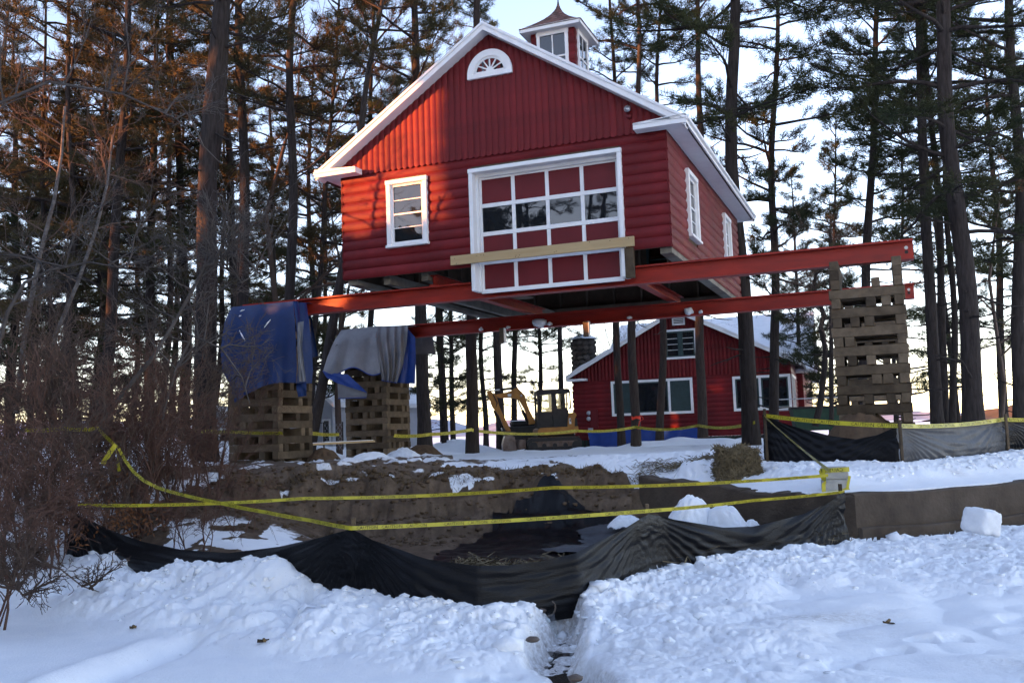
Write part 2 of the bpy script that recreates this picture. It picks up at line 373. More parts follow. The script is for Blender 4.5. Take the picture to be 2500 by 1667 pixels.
def masks(x, y):
    yf = yf_of(x); yb = yb_of(x); td = terrace_d(x, y); d = yf - y
    n = fbm(x*1.1, y*1.1, 81, 5); n2 = fbm(x*2.6+9, y*2.6, 83, 4)
    inside = (d < -.12) & ~((td > .1) & (y < yb+2.2))
    soil = np.where(inside & (y < yb+.2), 1.0, 0.0)
    # left slope: snow patches
    leftf = sst((-2.0-x)/1.5)*sst((13.9-y)/1.5)
    soil = soil*(1-leftf*sst((n2-.40)*9))
    soil = soil*(1-.9*sst((-5.3-x+.6*(n-.5))/1.0))
    soil = soil*(1-.95*sst((fbm(x*1.5+7, y*2.2, 191, 4)-.58)*14)*(y > yb-.22))
    # yard round the cribs
    yd = inside & (y >= yb+.2)
    band = sst((np.where(x < -1.2, 19.6, 17.0)+1.6*(n-.5)*4-y)/2.2)*sst((x+7.2)/1.4)*sst((8.5-x)/2.0)
    soil = np.where(yd, band*sst((n2-.33)*6+.45), soil)
    crumb = np.zeros_like(x)
    bankz = sst((1.9-d)/.9)*(d > -.15)*sst((x+6.5)/1.5)
    crumb = np.maximum(crumb, bankz*np.where(x > .6, 1, .9))
    crumb = np.maximum(crumb, .62*sst((x-.35)/.35)*sst((2.6-x)/1.2)*sst((y-5.2)/1.2)*(d > 0))
    crumb = np.maximum(crumb, .75*sst((x-.5)/1.0)*sst((y-8.6+.25*(x-2))/1.0)*(d > 0))
    crumb = np.maximum(crumb, .45*sst((x-2.5)/1.0)*sst((6.6+.25*(x-2.5)-y)/.8))
    crumb = np.maximum(crumb, np.where((td > .25), sst((td-.5)/.5)*sst((17-y)/1), 0)*.9)
    crumb = np.maximum(crumb, np.where(yd, band*.6, 0))
    crumb = np.where((soil > .6) & (y < yb), .1, crumb)
    dirt = np.zeros_like(x)
    for cx, cy, rx, ry, a in ((2.35, 7.75, .55, .16, .55), (1.25, 8.25, .7, .10, .35), (2.0, 7.3, .9, .3, .22), (.8, 6.8, .5, .5, .25), (3.3, 6.2, .4, .25, .35), (5.9, 13.1, .12, .12, .6), (-.5, 8.1, .7, .25, .22), (-.1, 7.8, .35, .2, .35)):
        dirt = np.maximum(dirt, a*np.exp(-((x-cx)/rx)**2-((y-cy)/ry)**2))
    dx = np.abs(x - np.interp(y, DRY, DRX)); dirt = np.maximum(dirt, .8*(1-sst((dx-.10)/.22))*sst((9.2-y)/.3)*(y < 9.2))
    dirt = np.maximum(dirt, np.where(yd, band*.4, 0))
    return soil, np.clip(crumb, 0, 1), dirt
def gz(x, y): return float(ground(np.array([float(x)]), np.array([float(y)]), True)[0])

def m_ground():
    m = bpy.data.materials.new('snow_and_soil'); m.use_nodes = True; N = m.node_tree.nodes; L = m.node_tree.links
    b = N['Principled BSDF']; b.inputs['Roughness'].default_value = .75; b.inputs['Specular IOR Level'].default_value = .25
    tc = N.new('ShaderNodeTexCoord')
    def noise(s, det=6, rough=.6):
        n = N.new('ShaderNodeTexNoise'); n.inputs['Scale'].default_value = s; n.inputs['Detail'].default_value = det; n.inputs['Roughness'].default_value = rough
        L.new(tc.outputs['Object'], n.inputs['Vector']); return n
    def ramp(src, stops):
        r = N.new('ShaderNodeValToRGB'); e = r.color_ramp.elements
        while len(e) < len(stops): e.new(.5)
        for q, (p, c) in zip(e, stops): q.position = p; q.color = c + (1,)
        L.new(src, r.inputs[0]); return r
    def mix(a, c, f):
        x = N.new('ShaderNodeMix'); x.data_type = 'RGBA'; L.new(a, x.inputs[6]); L.new(c, x.inputs[7]); L.new(f, x.inputs[0]); return x.outputs[2]
    snow = ramp(noise(3).outputs[0], [(.3, (.80, .82, .85)), (.7, (.88, .89, .90))])
    so = ramp(noise(4, 9, .7).outputs[0], [(.25, (.040, .0255, .016)), (.5, (.098, .066, .042)), (.75, (.175, .125, .084))])
    at_s = N.new('ShaderNodeAttribute'); at_s.attribute_name = 'soil'
    at_d = N.new('ShaderNodeAttribute'); at_d.attribute_name = 'dirt'
    nz = noise(7, 8, .7)
    def thr(attr, gain, wt):
        a1 = N.new('ShaderNodeMath'); a1.operation = 'MULTIPLY_ADD'; L.new(nz.outputs[0], a1.inputs[0]); a1.inputs[1].default_value = wt; a1.inputs[2].default_value = -wt*.5
        a2 = N.new('ShaderNodeMath'); a2.operation = 'ADD'; L.new(attr, a2.inputs[0]); L.new(a1.outputs[0], a2.inputs[1])
        a3 = N.new('ShaderNodeMath'); a3.operation = 'MULTIPLY_ADD'; L.new(a2.outputs[0], a3.inputs[0]); a3.inputs[1].default_value = gain; a3.inputs[2].default_value = .5-.5*gain; a3.use_clamp = True
        return a3.outputs[0]
    c1 = mix(snow.outputs[0], so.outputs[0], thr(at_s.outputs['Fac'], 5, .9))
    dd = N.new('ShaderNodeMath'); dd.operation = 'MULTIPLY'; L.new(at_d.outputs['Fac'], dd.inputs[0]); 
    nd = ramp(noise(22, 8, .75).outputs[0], [(.35, (0, 0, 0)), (.65, (1, 1, 1))]); L.new(nd.outputs[0], dd.inputs[1])
    dc = N.new('ShaderNodeRGB'); dc.outputs[0].default_value = (.22, .17, .13, 1)
    c2 = mix(c1, dc.outputs[0], dd.outputs[0])
    sp = ramp(noise(55, 2, .5).outputs[0], [(.73, (0, 0, 0)), (.76, (1, 1, 1))]); dk = N.new('ShaderNodeRGB'); dk.outputs[0].default_value = (.12, .085, .06, 1)
    at_c = N.new('ShaderNodeAttribute'); at_c.attribute_name = 'litter'; sm = N.new('ShaderNodeMath'); sm.operation = 'MULTIPLY'
    L.new(sp.outputs[0], sm.inputs[0]); L.new(at_c.outputs['Fac'], sm.inputs[1])
    c3 = mix(c2, dk.outputs[0], sm.outputs[0])
    L.new(c3, b.inputs['Base Color'])
    bp = N.new('ShaderNodeBump'); bp.inputs['Strength'].default_value = .45; bp.inputs['Distance'].default_value = .02
    L.new(noise(38, 7, .65).outputs[0], bp.inputs['Height']); L.new(bp.outputs[0], b.inputs['Normal'])
    MAT['ground'] = m
m_ground()
def m_snow():
    m = mat('snow', (.82, .84, .87), .75, .25, var=.04, vscale=4, bump=.5, bscale=30)
m_snow()
def build_ground():
    s_in = np.linspace(-.62, .62, 860); s_out = np.concatenate((np.linspace(.64, 1.3, 40), np.linspace(1.4, 4, 16)))
    s = np.concatenate((-s_out[::-1], s_in, s_out))
    Y = [4.6]
    while Y[-1] < 20.5: Y.append(Y[-1]*(1.0034 if Y[-1] < 16.5 else 1.006))
    while Y[-1] < 60: Y.append(Y[-1]*1.014)
    while Y[-1] < 4200: Y.append(Y[-1]*1.12)
    Y = np.array(Y); SX, YY = np.meshgrid(s, Y); XX = SX*YY
    x = XX.ravel(); y = YY.ravel()
    z = ground(x, y, True); soil, crumb, dirt = masks(x, y)
    n, k = len(Y), len(s)
    idx = np.arange(n*k).reshape(n, k)
    Q = np.stack((idx[:-1, :-1], idx[:-1, 1:], idx[1:, 1:], idx[1:, :-1]), -1).reshape(-1, 4)
    # behind the camera: the same lake snow goes on
    V = np.stack((x, y, z), -1)
    xs = s*4.6; back = []
    for yy in (2.0, -10, -60, -400, -3000):
        back.append(np.stack((xs*(1+(4.6-yy)*.6), np.full_like(xs, yy), np.zeros_like(xs)), -1))
    nb = len(back); V = np.concatenate([V] + back); bi = n*k + np.arange(nb*k).reshape(nb, k)
    rows = np.concatenate((bi[::-1], idx[:1])); QB = np.stack((rows[:-1, :-1], rows[:-1, 1:], rows[1:, 1:], rows[1:, :-1]), -1).reshape(-1, 4)
    me = np_mesh('snowy_ground', V, np.concatenate((Q, QB)), mat=MAT['ground'], smooth=True)
    pad = np.zeros(nb*k)
    lit = np.clip(crumb*(y < 12)*.6 + .15*(y < 12) + .7*sst((1.7-np.abs(x+1.8))/1)*sst((8.9-y)/.5)*sst((y-7.2)/.5), 0, 1)
    for nm, a in (('soil', soil), ('dirt', dirt), ('litter', lit)):
        me.attributes.new(nm, 'FLOAT', 'POINT').data.foreach_set('value', np.concatenate((a, pad)).astype(np.float32))
    return struct(obj('snowy_ground', me), 'snow covered lake shore with an excavated soil pit')
build_ground()

# distant hills beyond the lake
def hill(name, pts, Y, depth, m, label, seed):
    # pts: (px, py) ridge profile in picture pixels at distance Y, turned into a rounded ridge with real depth
    P = [at(px, py, Y) for px, py in pts]; xs = np.linspace(P[0].x, P[-1].x, 160); hz = np.interp(xs, [p.x for p in P], [p.z for p in P])
    hz = hz + (fbm(xs*.02*1000/Y, xs*0+seed, seed, 5)-.5)*Y*.004
    rows = []
    for v in np.linspace(-1, 1, 24):
        prof = max(0.0, 1-v*v)**.8
        rows.append([(float(a), float(Y+v*depth), float(-2+(h+2)*prof + (vnoise(np.array([a*.03]), np.array([v*9.0]), seed)[0]-.5)*Y*.006*prof)) for a, h in zip(xs, hz)])
    return struct(MB().grid(rows).build(name, MAT[m], None, True), label)
hill('hills', [(880, 1075), (940, 1045), (990, 1030), (1050, 1019), (1110, 1032), (1170, 1045), (1230, 1030), (1300, 1024), (1400, 1033), (1500, 1040), (1640, 1045)], 1500, 420, 'hill', 'low snowy wooded hill across the frozen lake', 5)
hill('hills', [(2300, 1024), (2380, 1018), (2420, 1008), (2460, 996), (2520, 990), (2600, 994), (2700, 1004)], 420, 60, 'hill_brown', 'low brown wooded rise on the far right shore', 9)
hill('hills', [(-500, 1080), (-100, 1040), (200, 1028), (480, 1034), (700, 1036), (900, 1066)], 1700, 420, 'hill', 'low far shore ridge behind the left wood', 7)
hill('hills', [(1900, 1040), (2060, 1022), (2200, 1010), (2330, 1018), (2460, 1012), (2700, 1008), (2900, 1012)], 1900, 420, 'hill', 'pale distant hill behind the right hand pines', 6)

# running water in the drain channel
def water():
    rows = []
    for yy in np.linspace(5.0, 8.75, 16):
        cx = float(np.interp(yy, DRY, DRX)); rows.append([(cx-.3+.6*j/6, float(yy), -.16-.05*(8.75-yy)/4) for j in range(7)])
    struct(MB().grid(rows).build('stream_water', MAT['stream_water'], None, True), 'dark meltwater running in the snow channel')
water()
# ------------------------------------------------------------------ the raised red barn
BX, BY, BYAW = -3.183, 18.157, .373
ZB, BW, BL = 4.614, 6.347, 7.9
BH = 2.02                                  # wall height to the gable boards
APEX, PITCHR = 4.25, .655
_bc, _bs = math.cos(BYAW), math.sin(BYAW)
def onbarn(sx, sy, v):
    """facade coordinates (u, z) where a picture point meets the barn plane v"""
    d = ray(sx, sy); o = Vector((-BX, -BY, EYE))
    def loc(p): return (p.x*_bc - p.y*_bs, p.x*_bs + p.y*_bc)
    ou, ov = loc(o); du, dv = loc(d); t = (v-ov)/dv
    return ou+du*t, EYE+d.z*t
def barn_world(u, v, z): return Vector((BX+u*_bc+v*_bs, BY-u*_bs+v*_bc, z))
barn = thing('red_barn', 'red log sided barn with white trim raised high on red steel beams', 'barn', (BX, BY, 0), -BYAW)
def under(u): return ZB+APEX-PITCHR*abs(u-BW/2)          # underside of the roof over the gable
DU, DW, DZB, DH = 2.70, 2.85, .482, 2.26                 # garage door casing
WU, WW, WZ0, WZ1 = 1.0, .845, .504, 1.79                 # facade window casing
# sheathing with openings (real thickness, hollow inside, no floor)
T = .10
def wall_part(boxes, name='wall'):
    m = MB()
    for b in boxes: m.box(*b)
    return m.build(name, MAT['inside_wood'], barn)
f0, f1 = .03, .03+T
dtop = ZB-DZB+DH
wall_part([(0.03, WU+.05, f0, f1, ZB+.01, ZB+BH), (WU+.05, WU+WW-.05, f0, f1, ZB+.01, ZB+WZ0+.05), (WU+.05, WU+WW-.05, f0, f1, ZB+WZ1-.05, ZB+BH),
           (WU+WW-.05, DU+.06, f0, f1, ZB+.01, ZB+BH), (DU+.06, DU+DW-.06, f0, f1, dtop-.06, ZB+BH), (DU+DW-.06, BW-.03, f0, f1, ZB+.01, ZB+BH)])
gb = MB(); gb.prism([(.02, ZB+BH+.002), (BW-.02, ZB+BH+.002), (BW-.02, under(BW)-.01), (BW/2, ZB+APEX-.02), (.02, under(0)-.01)], f0, f1); gb.build('gable_sheathing', MAT['inside_wood'], barn)
BKU0, BKU1, BKZ0, BKZ1 = 4.15, 5.35, ZB+.62, ZB+1.75
wall_part([(.03, BKU0, BL-f1, BL-f0, ZB+.01, ZB+BH), (BKU0, BKU1, BL-f1, BL-f0, ZB+.01, BKZ0), (BKU0, BKU1, BL-f1, BL-f0, BKZ1, ZB+BH), (BKU1, BW-.03, BL-f1, BL-f0, ZB+.01, ZB+BH)])
gb = MB(); gb.prism([(.02, ZB+BH+.002), (BW-.02, ZB+BH+.002), (BW-.02, under(BW)-.01), (BW/2, ZB+APEX-.02), (.02, under(0)-.01)], BL-f1, BL-f0); gb.build('gable_sheathing', MAT['inside_wood'], barn)
SIDEW = ((1.54, 2.46), (5.65, 6.50)); SZ0, SZ1 = .432, 1.70
wall_part([(.03, f1, f1, BL-f1, ZB+.01, ZB+BH+.12)])
sb = []; p = f1
for a, b in SIDEW:
    sb += [(BW-f1, BW-.03, p, a+.05, ZB+.01, ZB+BH+.12), (BW-f1, BW-.03, a+.05, b-.05, ZB+.01, ZB+SZ0+.05), (BW-f1, BW-.03, a+.05, b-.05, ZB+SZ1-.05, ZB+BH+.12)]; p = b-.05
sb.append((BW-f1, BW-.03, p, BL-f1, ZB+.01, ZB+BH+.12)); wall_part(sb)
# inside: studs, sill plates and joists that show from below
for k in range(9):
    u = .35+k*.71
    MB().box(u, u+.045, BL-f1-.1, BL-f1-.003, ZB+.14, ZB+BH).build('stud', MAT['stud_wood'], barn)
for k in range(10):
    v = .5+k*.75
    MB().box(f1+.003, f1+.1, v, v+.045, ZB+.14, ZB+BH).build('stud', MAT['stud_wood'], barn)
MB().box(.04, .24, .14, BL-.14, ZB-.09, ZB+.008).build('sill_beam', MAT['grey_wood'], barn)
MB().box(BW-.24, BW-.04, .14, BL-.14, ZB-.09, ZB+.008).build('sill_beam', MAT['grey_wood'], barn)
MB().box(.26, BW-.26, BL-.33, BL-.14, ZB-.04, ZB+.12).build('sill_beam', MAT['stud_wood'], barn)
for u in (.75, 1.55):
    MB().box(u, u+.14, .25, BL-.4, ZB-.12, ZB+.06).build('joist', MAT['grey_wood'], barn)
MB().box(1.15, 2.25, 3.6, 4.4, ZB-.02, ZB+.02).build('floor_panel', MAT['stud_wood'], barn)
# horizontal half log boards
NR = 11; RH = BH/NR
def log_mesh(L, name='board', bulge=.025):
    n = 6; R0, R1 = [], []
    for i in range(n+1):
        a = math.pi*i/n; zz = RH*i/n; yy = .03-bulge*(math.sin(a)**.7)*1.15
        R0.append((0, yy, zz)); R1.append((L, yy, zz))
    m = MB(); m.grid([R0, R1]); m.add(R0, [tuple(range(n+1))]); m.add(R1, [tuple(range(n+1))])
    return m.mesh(name, MAT['red_board'])
def log_board(u0, u1, r, side='front', h=1.0):
    me = log_mesh(u1-u0); o = obj('board', me, barn)
    if side == 'front': o.location = (u0, 0, ZB+r*RH)
    elif side == 'right': o.location = (BW, u0, ZB+r*RH); o.rotation_euler = (0, 0, math.pi/2)
    elif side == 'left': o.location = (0, u1, ZB+r*RH); o.rotation_euler = (0, 0, -math.pi/2)
    elif side == 'back': o.location = (u1, BL, ZB+r*RH); o.rotation_euler = (0, 0, math.pi)
    return o
def cut(u0, u1, z0, z1, holes):
    seg = [(u0, u1)]
    for a, b, c, d in holes:
        if z1 > c+.02 and z0 < d-.02:
            ns = []
            for p, q in seg:
                if b <= p or a >= q: ns.append((p, q)); continue
                if a > p: ns.append((p, a))
                if b < q: ns.append((b, q))
            seg = ns
    return seg
for r in range(NR):
    z0, z1 = r*RH, (r+1)*RH
    for a, b in cut(0, BW, z0, z1, [(WU+.03, WU+WW-.03, WZ0+.03, WZ1-.03), (DU+.03, DU+DW-.03, -1, DH-DZB-.03)]): log_board(a, b, r)
    for a, b in cut(0, BL, z0, z1, [(s0+.03, s1-.03, SZ0+.03, SZ1-.03) for s0, s1 in SIDEW]): log_board(a, b, r, 'right')
    log_board(0, BL, r, 'left')
    for a, b in cut(0, BW, z0, z1, [(BW-BKU1, BW-BKU0, BKZ0-ZB, BKZ1-ZB)]): log_board(a, b, r, 'back')
# vertical gable boards with scalloped ends, front and back
NVB = 52; VW = BW/NVB
for k in range(NVB):
    u0 = k*VW; n = 6; bot = []; top = []
    for i in range(n+1):
        s = math.sin(math.pi*i/n); u = VW*i/n; yy = -.012-.021*s**.7
        bot.append((u, yy, ZB+BH-.005-.042*s)); top.append((u, yy, under(u0+u)+.01))
    m = MB(); m.grid([bot, top]); bk = [(0, .028, ZB+BH+.0), (VW, .028, ZB+BH+.0)]
    m.add(bot+bk, [tuple(range(n+1))+(n+2, n+1)])
    o = m.build('board', MAT['red_board'], barn); o.location = (u0, 0, 0)
    o2 = obj('board', o.data, barn); o2.location = (BW-u0, BL, 0); o2.rotation_euler = (0, 0, math.pi); 
# roof slabs, fascia, rakes, soffits
OE, OF = .36, .27
def rz(u): return ZB+APEX-PITCHR*abs(u-BW/2)
for sgn in (0, 1):
    uo = -OE if sgn == 0 else BW+OE
    pl = [(BW/2, rz(BW/2)+.02), (BW/2, rz(BW/2)+.125), (uo, rz(uo)+.125), (uo, rz(uo)+.02)]
    roof = MB().prism(pl, -OF+.03, BL+OF-.03).build('roof', MAT['roof_dark'], barn)
    # rake boards (two steps) front and back
    for v0, v1 in ((-OF-.004, -OF+.028), (BL+OF-.028, BL+OF+.004)):
        e = .02 if sgn else -.02
        MB().prism([(BW/2, rz(BW/2)-.015), (BW/2, rz(BW/2)+.105), (uo+e, rz(uo)+.105), (uo+e, rz(uo)-.015)], v0, v1).build('rake_board', MAT['white_paint'], barn)
        w0, w1 = (v0-.022, v0-.001) if v0 < 1 else (v1+.001, v1+.022)
        MB().prism([(BW/2, rz(BW/2)+.085), (BW/2, rz(BW/2)+.135), (uo+2*e, rz(uo)+.135), (uo+2*e, rz(uo)+.085)], w0, w1+.05).build('rake_moulding', MAT['white_paint'], barn)
    # rake soffit
    for v0, v1 in ((-OF+.03, .0), (BL, BL+OF-.03)):
        MB().prism([(BW/2, rz(BW/2)-.01), (BW/2, rz(BW/2)+.015), (uo, rz(uo)+.015), (uo, rz(uo)-.01)], v0, v1).build('rake_soffit', MAT['white_paint'], barn)
    a, b = (-OE, -.002) if sgn == 0 else (BW+.002, BW+OE)
    zs = ZB+BH-.02
    MB().box(a, b, -OF+.03, BL+OF-.03, zs-.02, zs+.004).build('eave_soffit', MAT['white_paint'], barn)
    fa, fb = (-OE-.028, -OE-.003) if sgn == 0 else (BW+OE+.003, BW+OE+.028)
    MB().box(fa, fb, -OF, BL+OF, zs-.03, zs+.06).build('fascia', MAT['white_paint'], barn)
    ga, gb2 = (-OE-.07, -OE-.03) if sgn == 0 else (BW+OE+.03, BW+OE+.07)
    MB().box(ga, gb2, -OF-.01, BL+OF+.01, zs+.035, zs+.085).build('gutter_edge', MAT['white_paint'], barn)
    # cornice return boxes on the facade
    ca, cb = (-OE-.03, .50) if sgn == 0 else (BW-.50, BW+OE+.03)
    for v0, v1 in ((-OF-.03, -.045), (BL+.045, BL+OF+.03)):
        MB().box(ca, cb, v0, v1, zs-.03, zs+.045).build('cornice_return', MAT['white_paint'], barn)
        MB().prism([(ca, zs+.047), (cb, zs+.047), ((cb if sgn == 0 else ca), zs+.075), ((ca if sgn == 0 else cb), zs+.12)], v0-.012, v1).build('cornice_cap', MAT['white_paint'], barn)
# windows
def window(u0, u1, z0, z1, side, rows=4, sash=True, cw=.085):
    w = bpy.data.objects.new('window', None); COL.objects.link(w); w.parent = barn
    if side == 'front': w.location = (u0, 0, z0)
    else: w.location = (BW, u0, z0); w.rotation_euler = (0, 0, math.pi/2)
    W_, H_ = u1-u0, z1-z0
    c = MB(); yo0, yo1 = -.052, .06
    c.bbox(0, cw, yo0, yo1, .05, H_-cw, .006); c.bbox(W_-cw, W_, yo0, yo1, .05, H_-cw, .006); c.bbox(-.012, W_+.012, yo0-.006, yo1, H_-cw, H_, .006)
    c.bbox(-.015, W_+.015, yo0-.03, yo1, .0, .05, .006); c.build('casing', MAT['white_paint'], w)
    i0, i1, k0, k1 = cw, W_-cw, .05, H_-cw; fw = .045
    s = MB(); s.box(i0, i0+fw, .0, .05, k0, k1); s.box(i1-fw, i1, .0, .05, k0, k1); s.box(i0+fw, i1-fw, .0, .05, k1-fw, k1); s.box(i0+fw, i1-fw, .0, .05, k0, k0+fw*1.3); s.build('sash', MAT['white_paint'], w)
    g0, g1 = k0+fw*1.3, k1-fw; bar = .018
    for r in range(rows):
        a = g0+(g1-g0)*r/rows; b = g0+(g1-g0)*(r+1)/rows
        t = .03 if r == rows//2 else bar
        if r: MB().box(i0+fw, i1-fw, .008, .045, a-t/2, a+t/2).build('glazing_bar', MAT['white_paint'], w)
        MB().box(i0+fw, i1-fw, .026, .030, a+(t/2 if r else 0), b-(.03 if r+1 == rows//2 else bar)/2*(r+1 < rows)).build('pane', MAT['window_glass'], w)
    MB().box(i0, i1, .09, .095, k0, k1).build('blind', MAT['ex_dark'], w)
    return w
window(WU, WU+WW, ZB+WZ0, ZB+WZ1, 'front')
for a, b in SIDEW: window(a, b, ZB+SZ0, ZB+SZ1, 'right')
# back window frame
bw = MB(); bw.box(BKU0-.06, BKU0, BL-.18, BL+.02, BKZ0-.06, BKZ1+.06); bw.box(BKU1, BKU1+.06, BL-.18, BL+.02, BKZ0-.06, BKZ1+.06); bw.box(BKU0, BKU1, BL-.18, BL+.02, BKZ0-.06, BKZ0); bw.box(BKU0, BKU1, BL-.18, BL+.02, BKZ1, BKZ1+.06); bw.box(BKU0, BKU1, BL-.09, BL-.06, (BKZ0+BKZ1)/2-.015, (BKZ0+BKZ1)/2+.015)
bw.build('window_frame', MAT['teal_trim'], barn)
MB().box(BKU0, BKU1, BL-.076, BL-.072, BKZ0, BKZ1).build('pane', MAT['clear_glass'], barn)
# half round gable window
def fan_window():
    (ua, za), (ub, zb_) = onbarn(1142, 198, -.05), onbarn(1251, 177, -.05)
    uc = (ua+ub)/2; R = (ub-ua)/2; zc = (za+zb_)/2
    w = bpy.data.objects.new('fan_window', None); COL.objects.link(w); w.parent = barn; w.location = (uc, -.038, zc)
    def arc(r0, r1, y0, y1, zoff=0, n=24):
        m = MB(); P = []
        for i in range(n+1):
            a = math.pi*i/n; c, s = math.cos(a), math.sin(a)
            P.append([(r0*c, y0, r0*s+zoff), (r1*c, y0, r1*s+zoff), (r1*c, y1, r1*s+zoff), (r0*c, y1, r0*s+zoff), (r0*c, y0, r0*s+zoff)])
        return m.grid(P)
    zo = .07
    a = arc(R*.72, R*1.0, -.035, .04, zo); a.bbox(-R, R, -.04, .04, 0, zo+.012, .005); a.bbox(R*.90, R*.999, -.034, .04, 0, zo, .004); a.build('casing', MAT['white_paint'], w)
    arc(R*.63, R*.72, -.012, .04, zo).build('sash', MAT['white_paint'], w)
    MB().box(-R*.72, R*.72, -.012, .04, zo+.012, zo+.05).build('sash_rail', MAT['white_paint'], w)
    hub = MB(); hub.prism([(R*.17*math.cos(math.pi*i/12), zo+.05+R*.17*math.sin(math.pi*i/12)) for i in range(13)], -.012, .03); hub.build('hub', MAT['white_paint'], w)
    ang = [0]+[math.pi*k/6 for k in range(1, 6)]+[math.pi]
    for k in range(1, 6):
        q = ang[k]; c, s = math.cos(q), math.sin(q); p0, p1 = R*.15, R*.66; hw = .011
        MB().prism([(p0*c+hw*s, zo+.05+p0*s-hw*c), (p1*c+hw*s, zo+.03+p1*s-hw*c), (p1*c-hw*s, zo+.03+p1*s+hw*c), (p0*c-hw*s, zo+.05+p0*s+hw*c)], -.01, .03).build('spoke', MAT['white_paint'], w)
    for k in range(6):
        a0, a1 = math.pi*k/6, math.pi*(k+1)/6
        pl = [(R*.16*math.cos(a0), zo+.05+R*.16*math.sin(a0))]+[(R*.66*math.cos(a0+(a1-a0)*i/4), zo+.03+R*.66*math.sin(a0+(a1-a0)*i/4)) for i in range(5)]+[(R*.16*math.cos(a1), zo+.05+R*.16*math.sin(a1))]
        MB().prism(pl, .012, .016).build('pane', MAT['window_glass'], w)
fan_window()
# round lamp under the right rake
lu, lz = onbarn(1534, 268, -.04)
lm = MB(); lm.tube([(lu, -.02, lz), (lu, -.06, lz), (lu-.005, -.10, lz)], [.03, .045, .06], 14); lm.build('lamp', MAT['steel'], barn, True)
MB().tube([(lu, -.02, lz-.11), (lu, -.05, lz-.11)], [.06, .055], 14).build('lamp_base', MAT['red_panel'], barn, True)
# garage door
gd = bpy.data.objects.new('garage_door', None); COL.objects.link(gd); gd.parent = barn; gd.location = (DU, 0, ZB-DZB)
c = MB(); cw = .075
c.bbox(0, cw, -.055, .25, .03, DH-cw, .006); c.bbox(DW-cw, DW, -.055, .25, .03, DH-cw, .006); c.bbox(-.01, DW+.01, -.062, .25, DH-cw, DH, .006)
c.build('casing', MAT['white_paint'], gd)
st = MB(); st.box(cw, cw+.045, .11, .16, .03, DH-cw); st.box(DW-cw-.045, DW-cw, .11, .16, .03, DH-cw); st.box(cw+.045, DW-cw-.045, .11, .16, DH-cw-.06, DH-cw); st.build('door_stop', MAT['white_paint'], gd)
x0, x1, z0, z1 = cw+.02, DW-cw-.02, .0, DH-cw-.02; SW = .065; py0, py1 = .165, .205
pw = (x1-x0-5*SW)/4; ph = (z1-z0-5*.075)/4
for r in range(5):
    MB().bbox(x0, x1, py0, py1, z0+r*(ph+.075), z0+r*(ph+.075)+.075, .004).build('rail', MAT['white_paint'], gd)
for r in range(4):
    zz = z0+.075+r*(ph+.075)
    for k in range(5):
        MB().box(x0+k*(pw+SW), x0+k*(pw+SW)+SW, py0+.002, py1, zz, zz+ph).build('stile', MAT['white_paint'], gd)
    for k in range(4):
        xx = x0+SW+k*(pw+SW)
        if r == 2: MB().box(xx, xx+pw, py0+.022, py0+.027, zz, zz+ph).build('pane', MAT['window_glass'], gd)
        else: MB().box(xx, xx+pw, py0+.022, py0+.032, zz, zz+ph).build('panel', MAT['red_panel'], gd)
MB().box(x0, x1, .24, .245, z0+2*(ph+.075), z0+3*(ph+.075)).build('backing', MAT['ex_dark'], gd)
# cupola on the ridge
cu = bpy.data.objects.new('cupola', None); COL.objects.link(cu); cu.parent = barn; cu.location = (BW/2, BL/2+.28, 0)
CE = at(1423, 71.4, 20.55).z                      # eave height
hw, he = .50, .68; cz0 = ZB+APEX-.55; cz1 = CE-.05
c = MB(); c.box(-hw, hw, -hw, hw, cz0, cz1); c.build('cupola_wall', MAT['red_board'], cu)
for r in range(7):
    za = cz1-(r+1)*.19
    for q in range(4):
        o = MB(); n = 4; R0 = [(-hw-.004, -hw+.004-.022*math.sin(math.pi*i/n), za+.19*i/n) for i in range(n+1)]; R1 = [(hw+.004, b, c_) for a, b, c_ in R0]
        ob = o.grid([R0, R1]).build('board', MAT['red_board'], cu); ob.rotation_euler = (0, 0, q*math.pi/2)
for q in range(4):
    g = bpy.data.objects.new('cupola_window', None); COL.objects.link(g); g.parent = cu; g.rotation_euler = (0, 0, q*math.pi/2)
    m = MB(); wx = .36; y0, y1 = -hw-.05, -hw-.005
    m.box(-wx, -wx+.07, y0, y1, cz1-1.05, cz1-.10); m.box(wx-.07, wx, y0, y1, cz1-1.05, cz1-.10); m.box(-wx-.01, wx+.01, y0-.004, y1, cz1-.10, cz1+.0); m.box(-wx, wx, y0, y1, cz1-1.13, cz1-1.05); m.build('casing', MAT['white_paint'], g)
    m = MB(); m.box(-.012, .012, y0+.012, y1, cz1-1.05, cz1-.10); m.box(-wx+.07, wx-.07, y0+.012, y1, cz1-.62, cz1-.585); m.build('glazing_bar', MAT['white_paint'], g)
    MB().box(-wx+.07, wx-.07, y0+.026, y0+.03, cz1-1.05, cz1-.10).build('pane', MAT['window_glass'], g)
c = MB(); c.box(-he, he, -he, he, CE-.05, CE-.02); c.build('eave_soffit', MAT['white_paint'], cu)
c = MB()
for q in range(4):
    cs, sn = (1, 0, -1, 0)[q], (0, 1, 0, -1)[q]
    pts = [(-he-.02, -he-.02), (he+.02, -he-.02), (he+.02, -he+.005), (-he-.02, -he+.005)]
    P = [(x*cs-y*sn, x*sn+y*cs) for x, y in pts]
    c.add([(x, y, CE-.055) for x, y in P]+[(x, y, CE+.05) for x, y in P], [(3,2,1,0),(4,5,6,7),(0,1,5,4),(1,2,6,5),(2,3,7,6),(3,0,4,7)])
c.build('eave_fascia', MAT['white_paint'], cu)
PK = at(1354, 13.6, 21.0).z; HR = PK-CE-.03
def bell(t): return (he+.015)*((1-t)**1.75*.97+.03*(1-t)) + .012        # half width of the flared roof
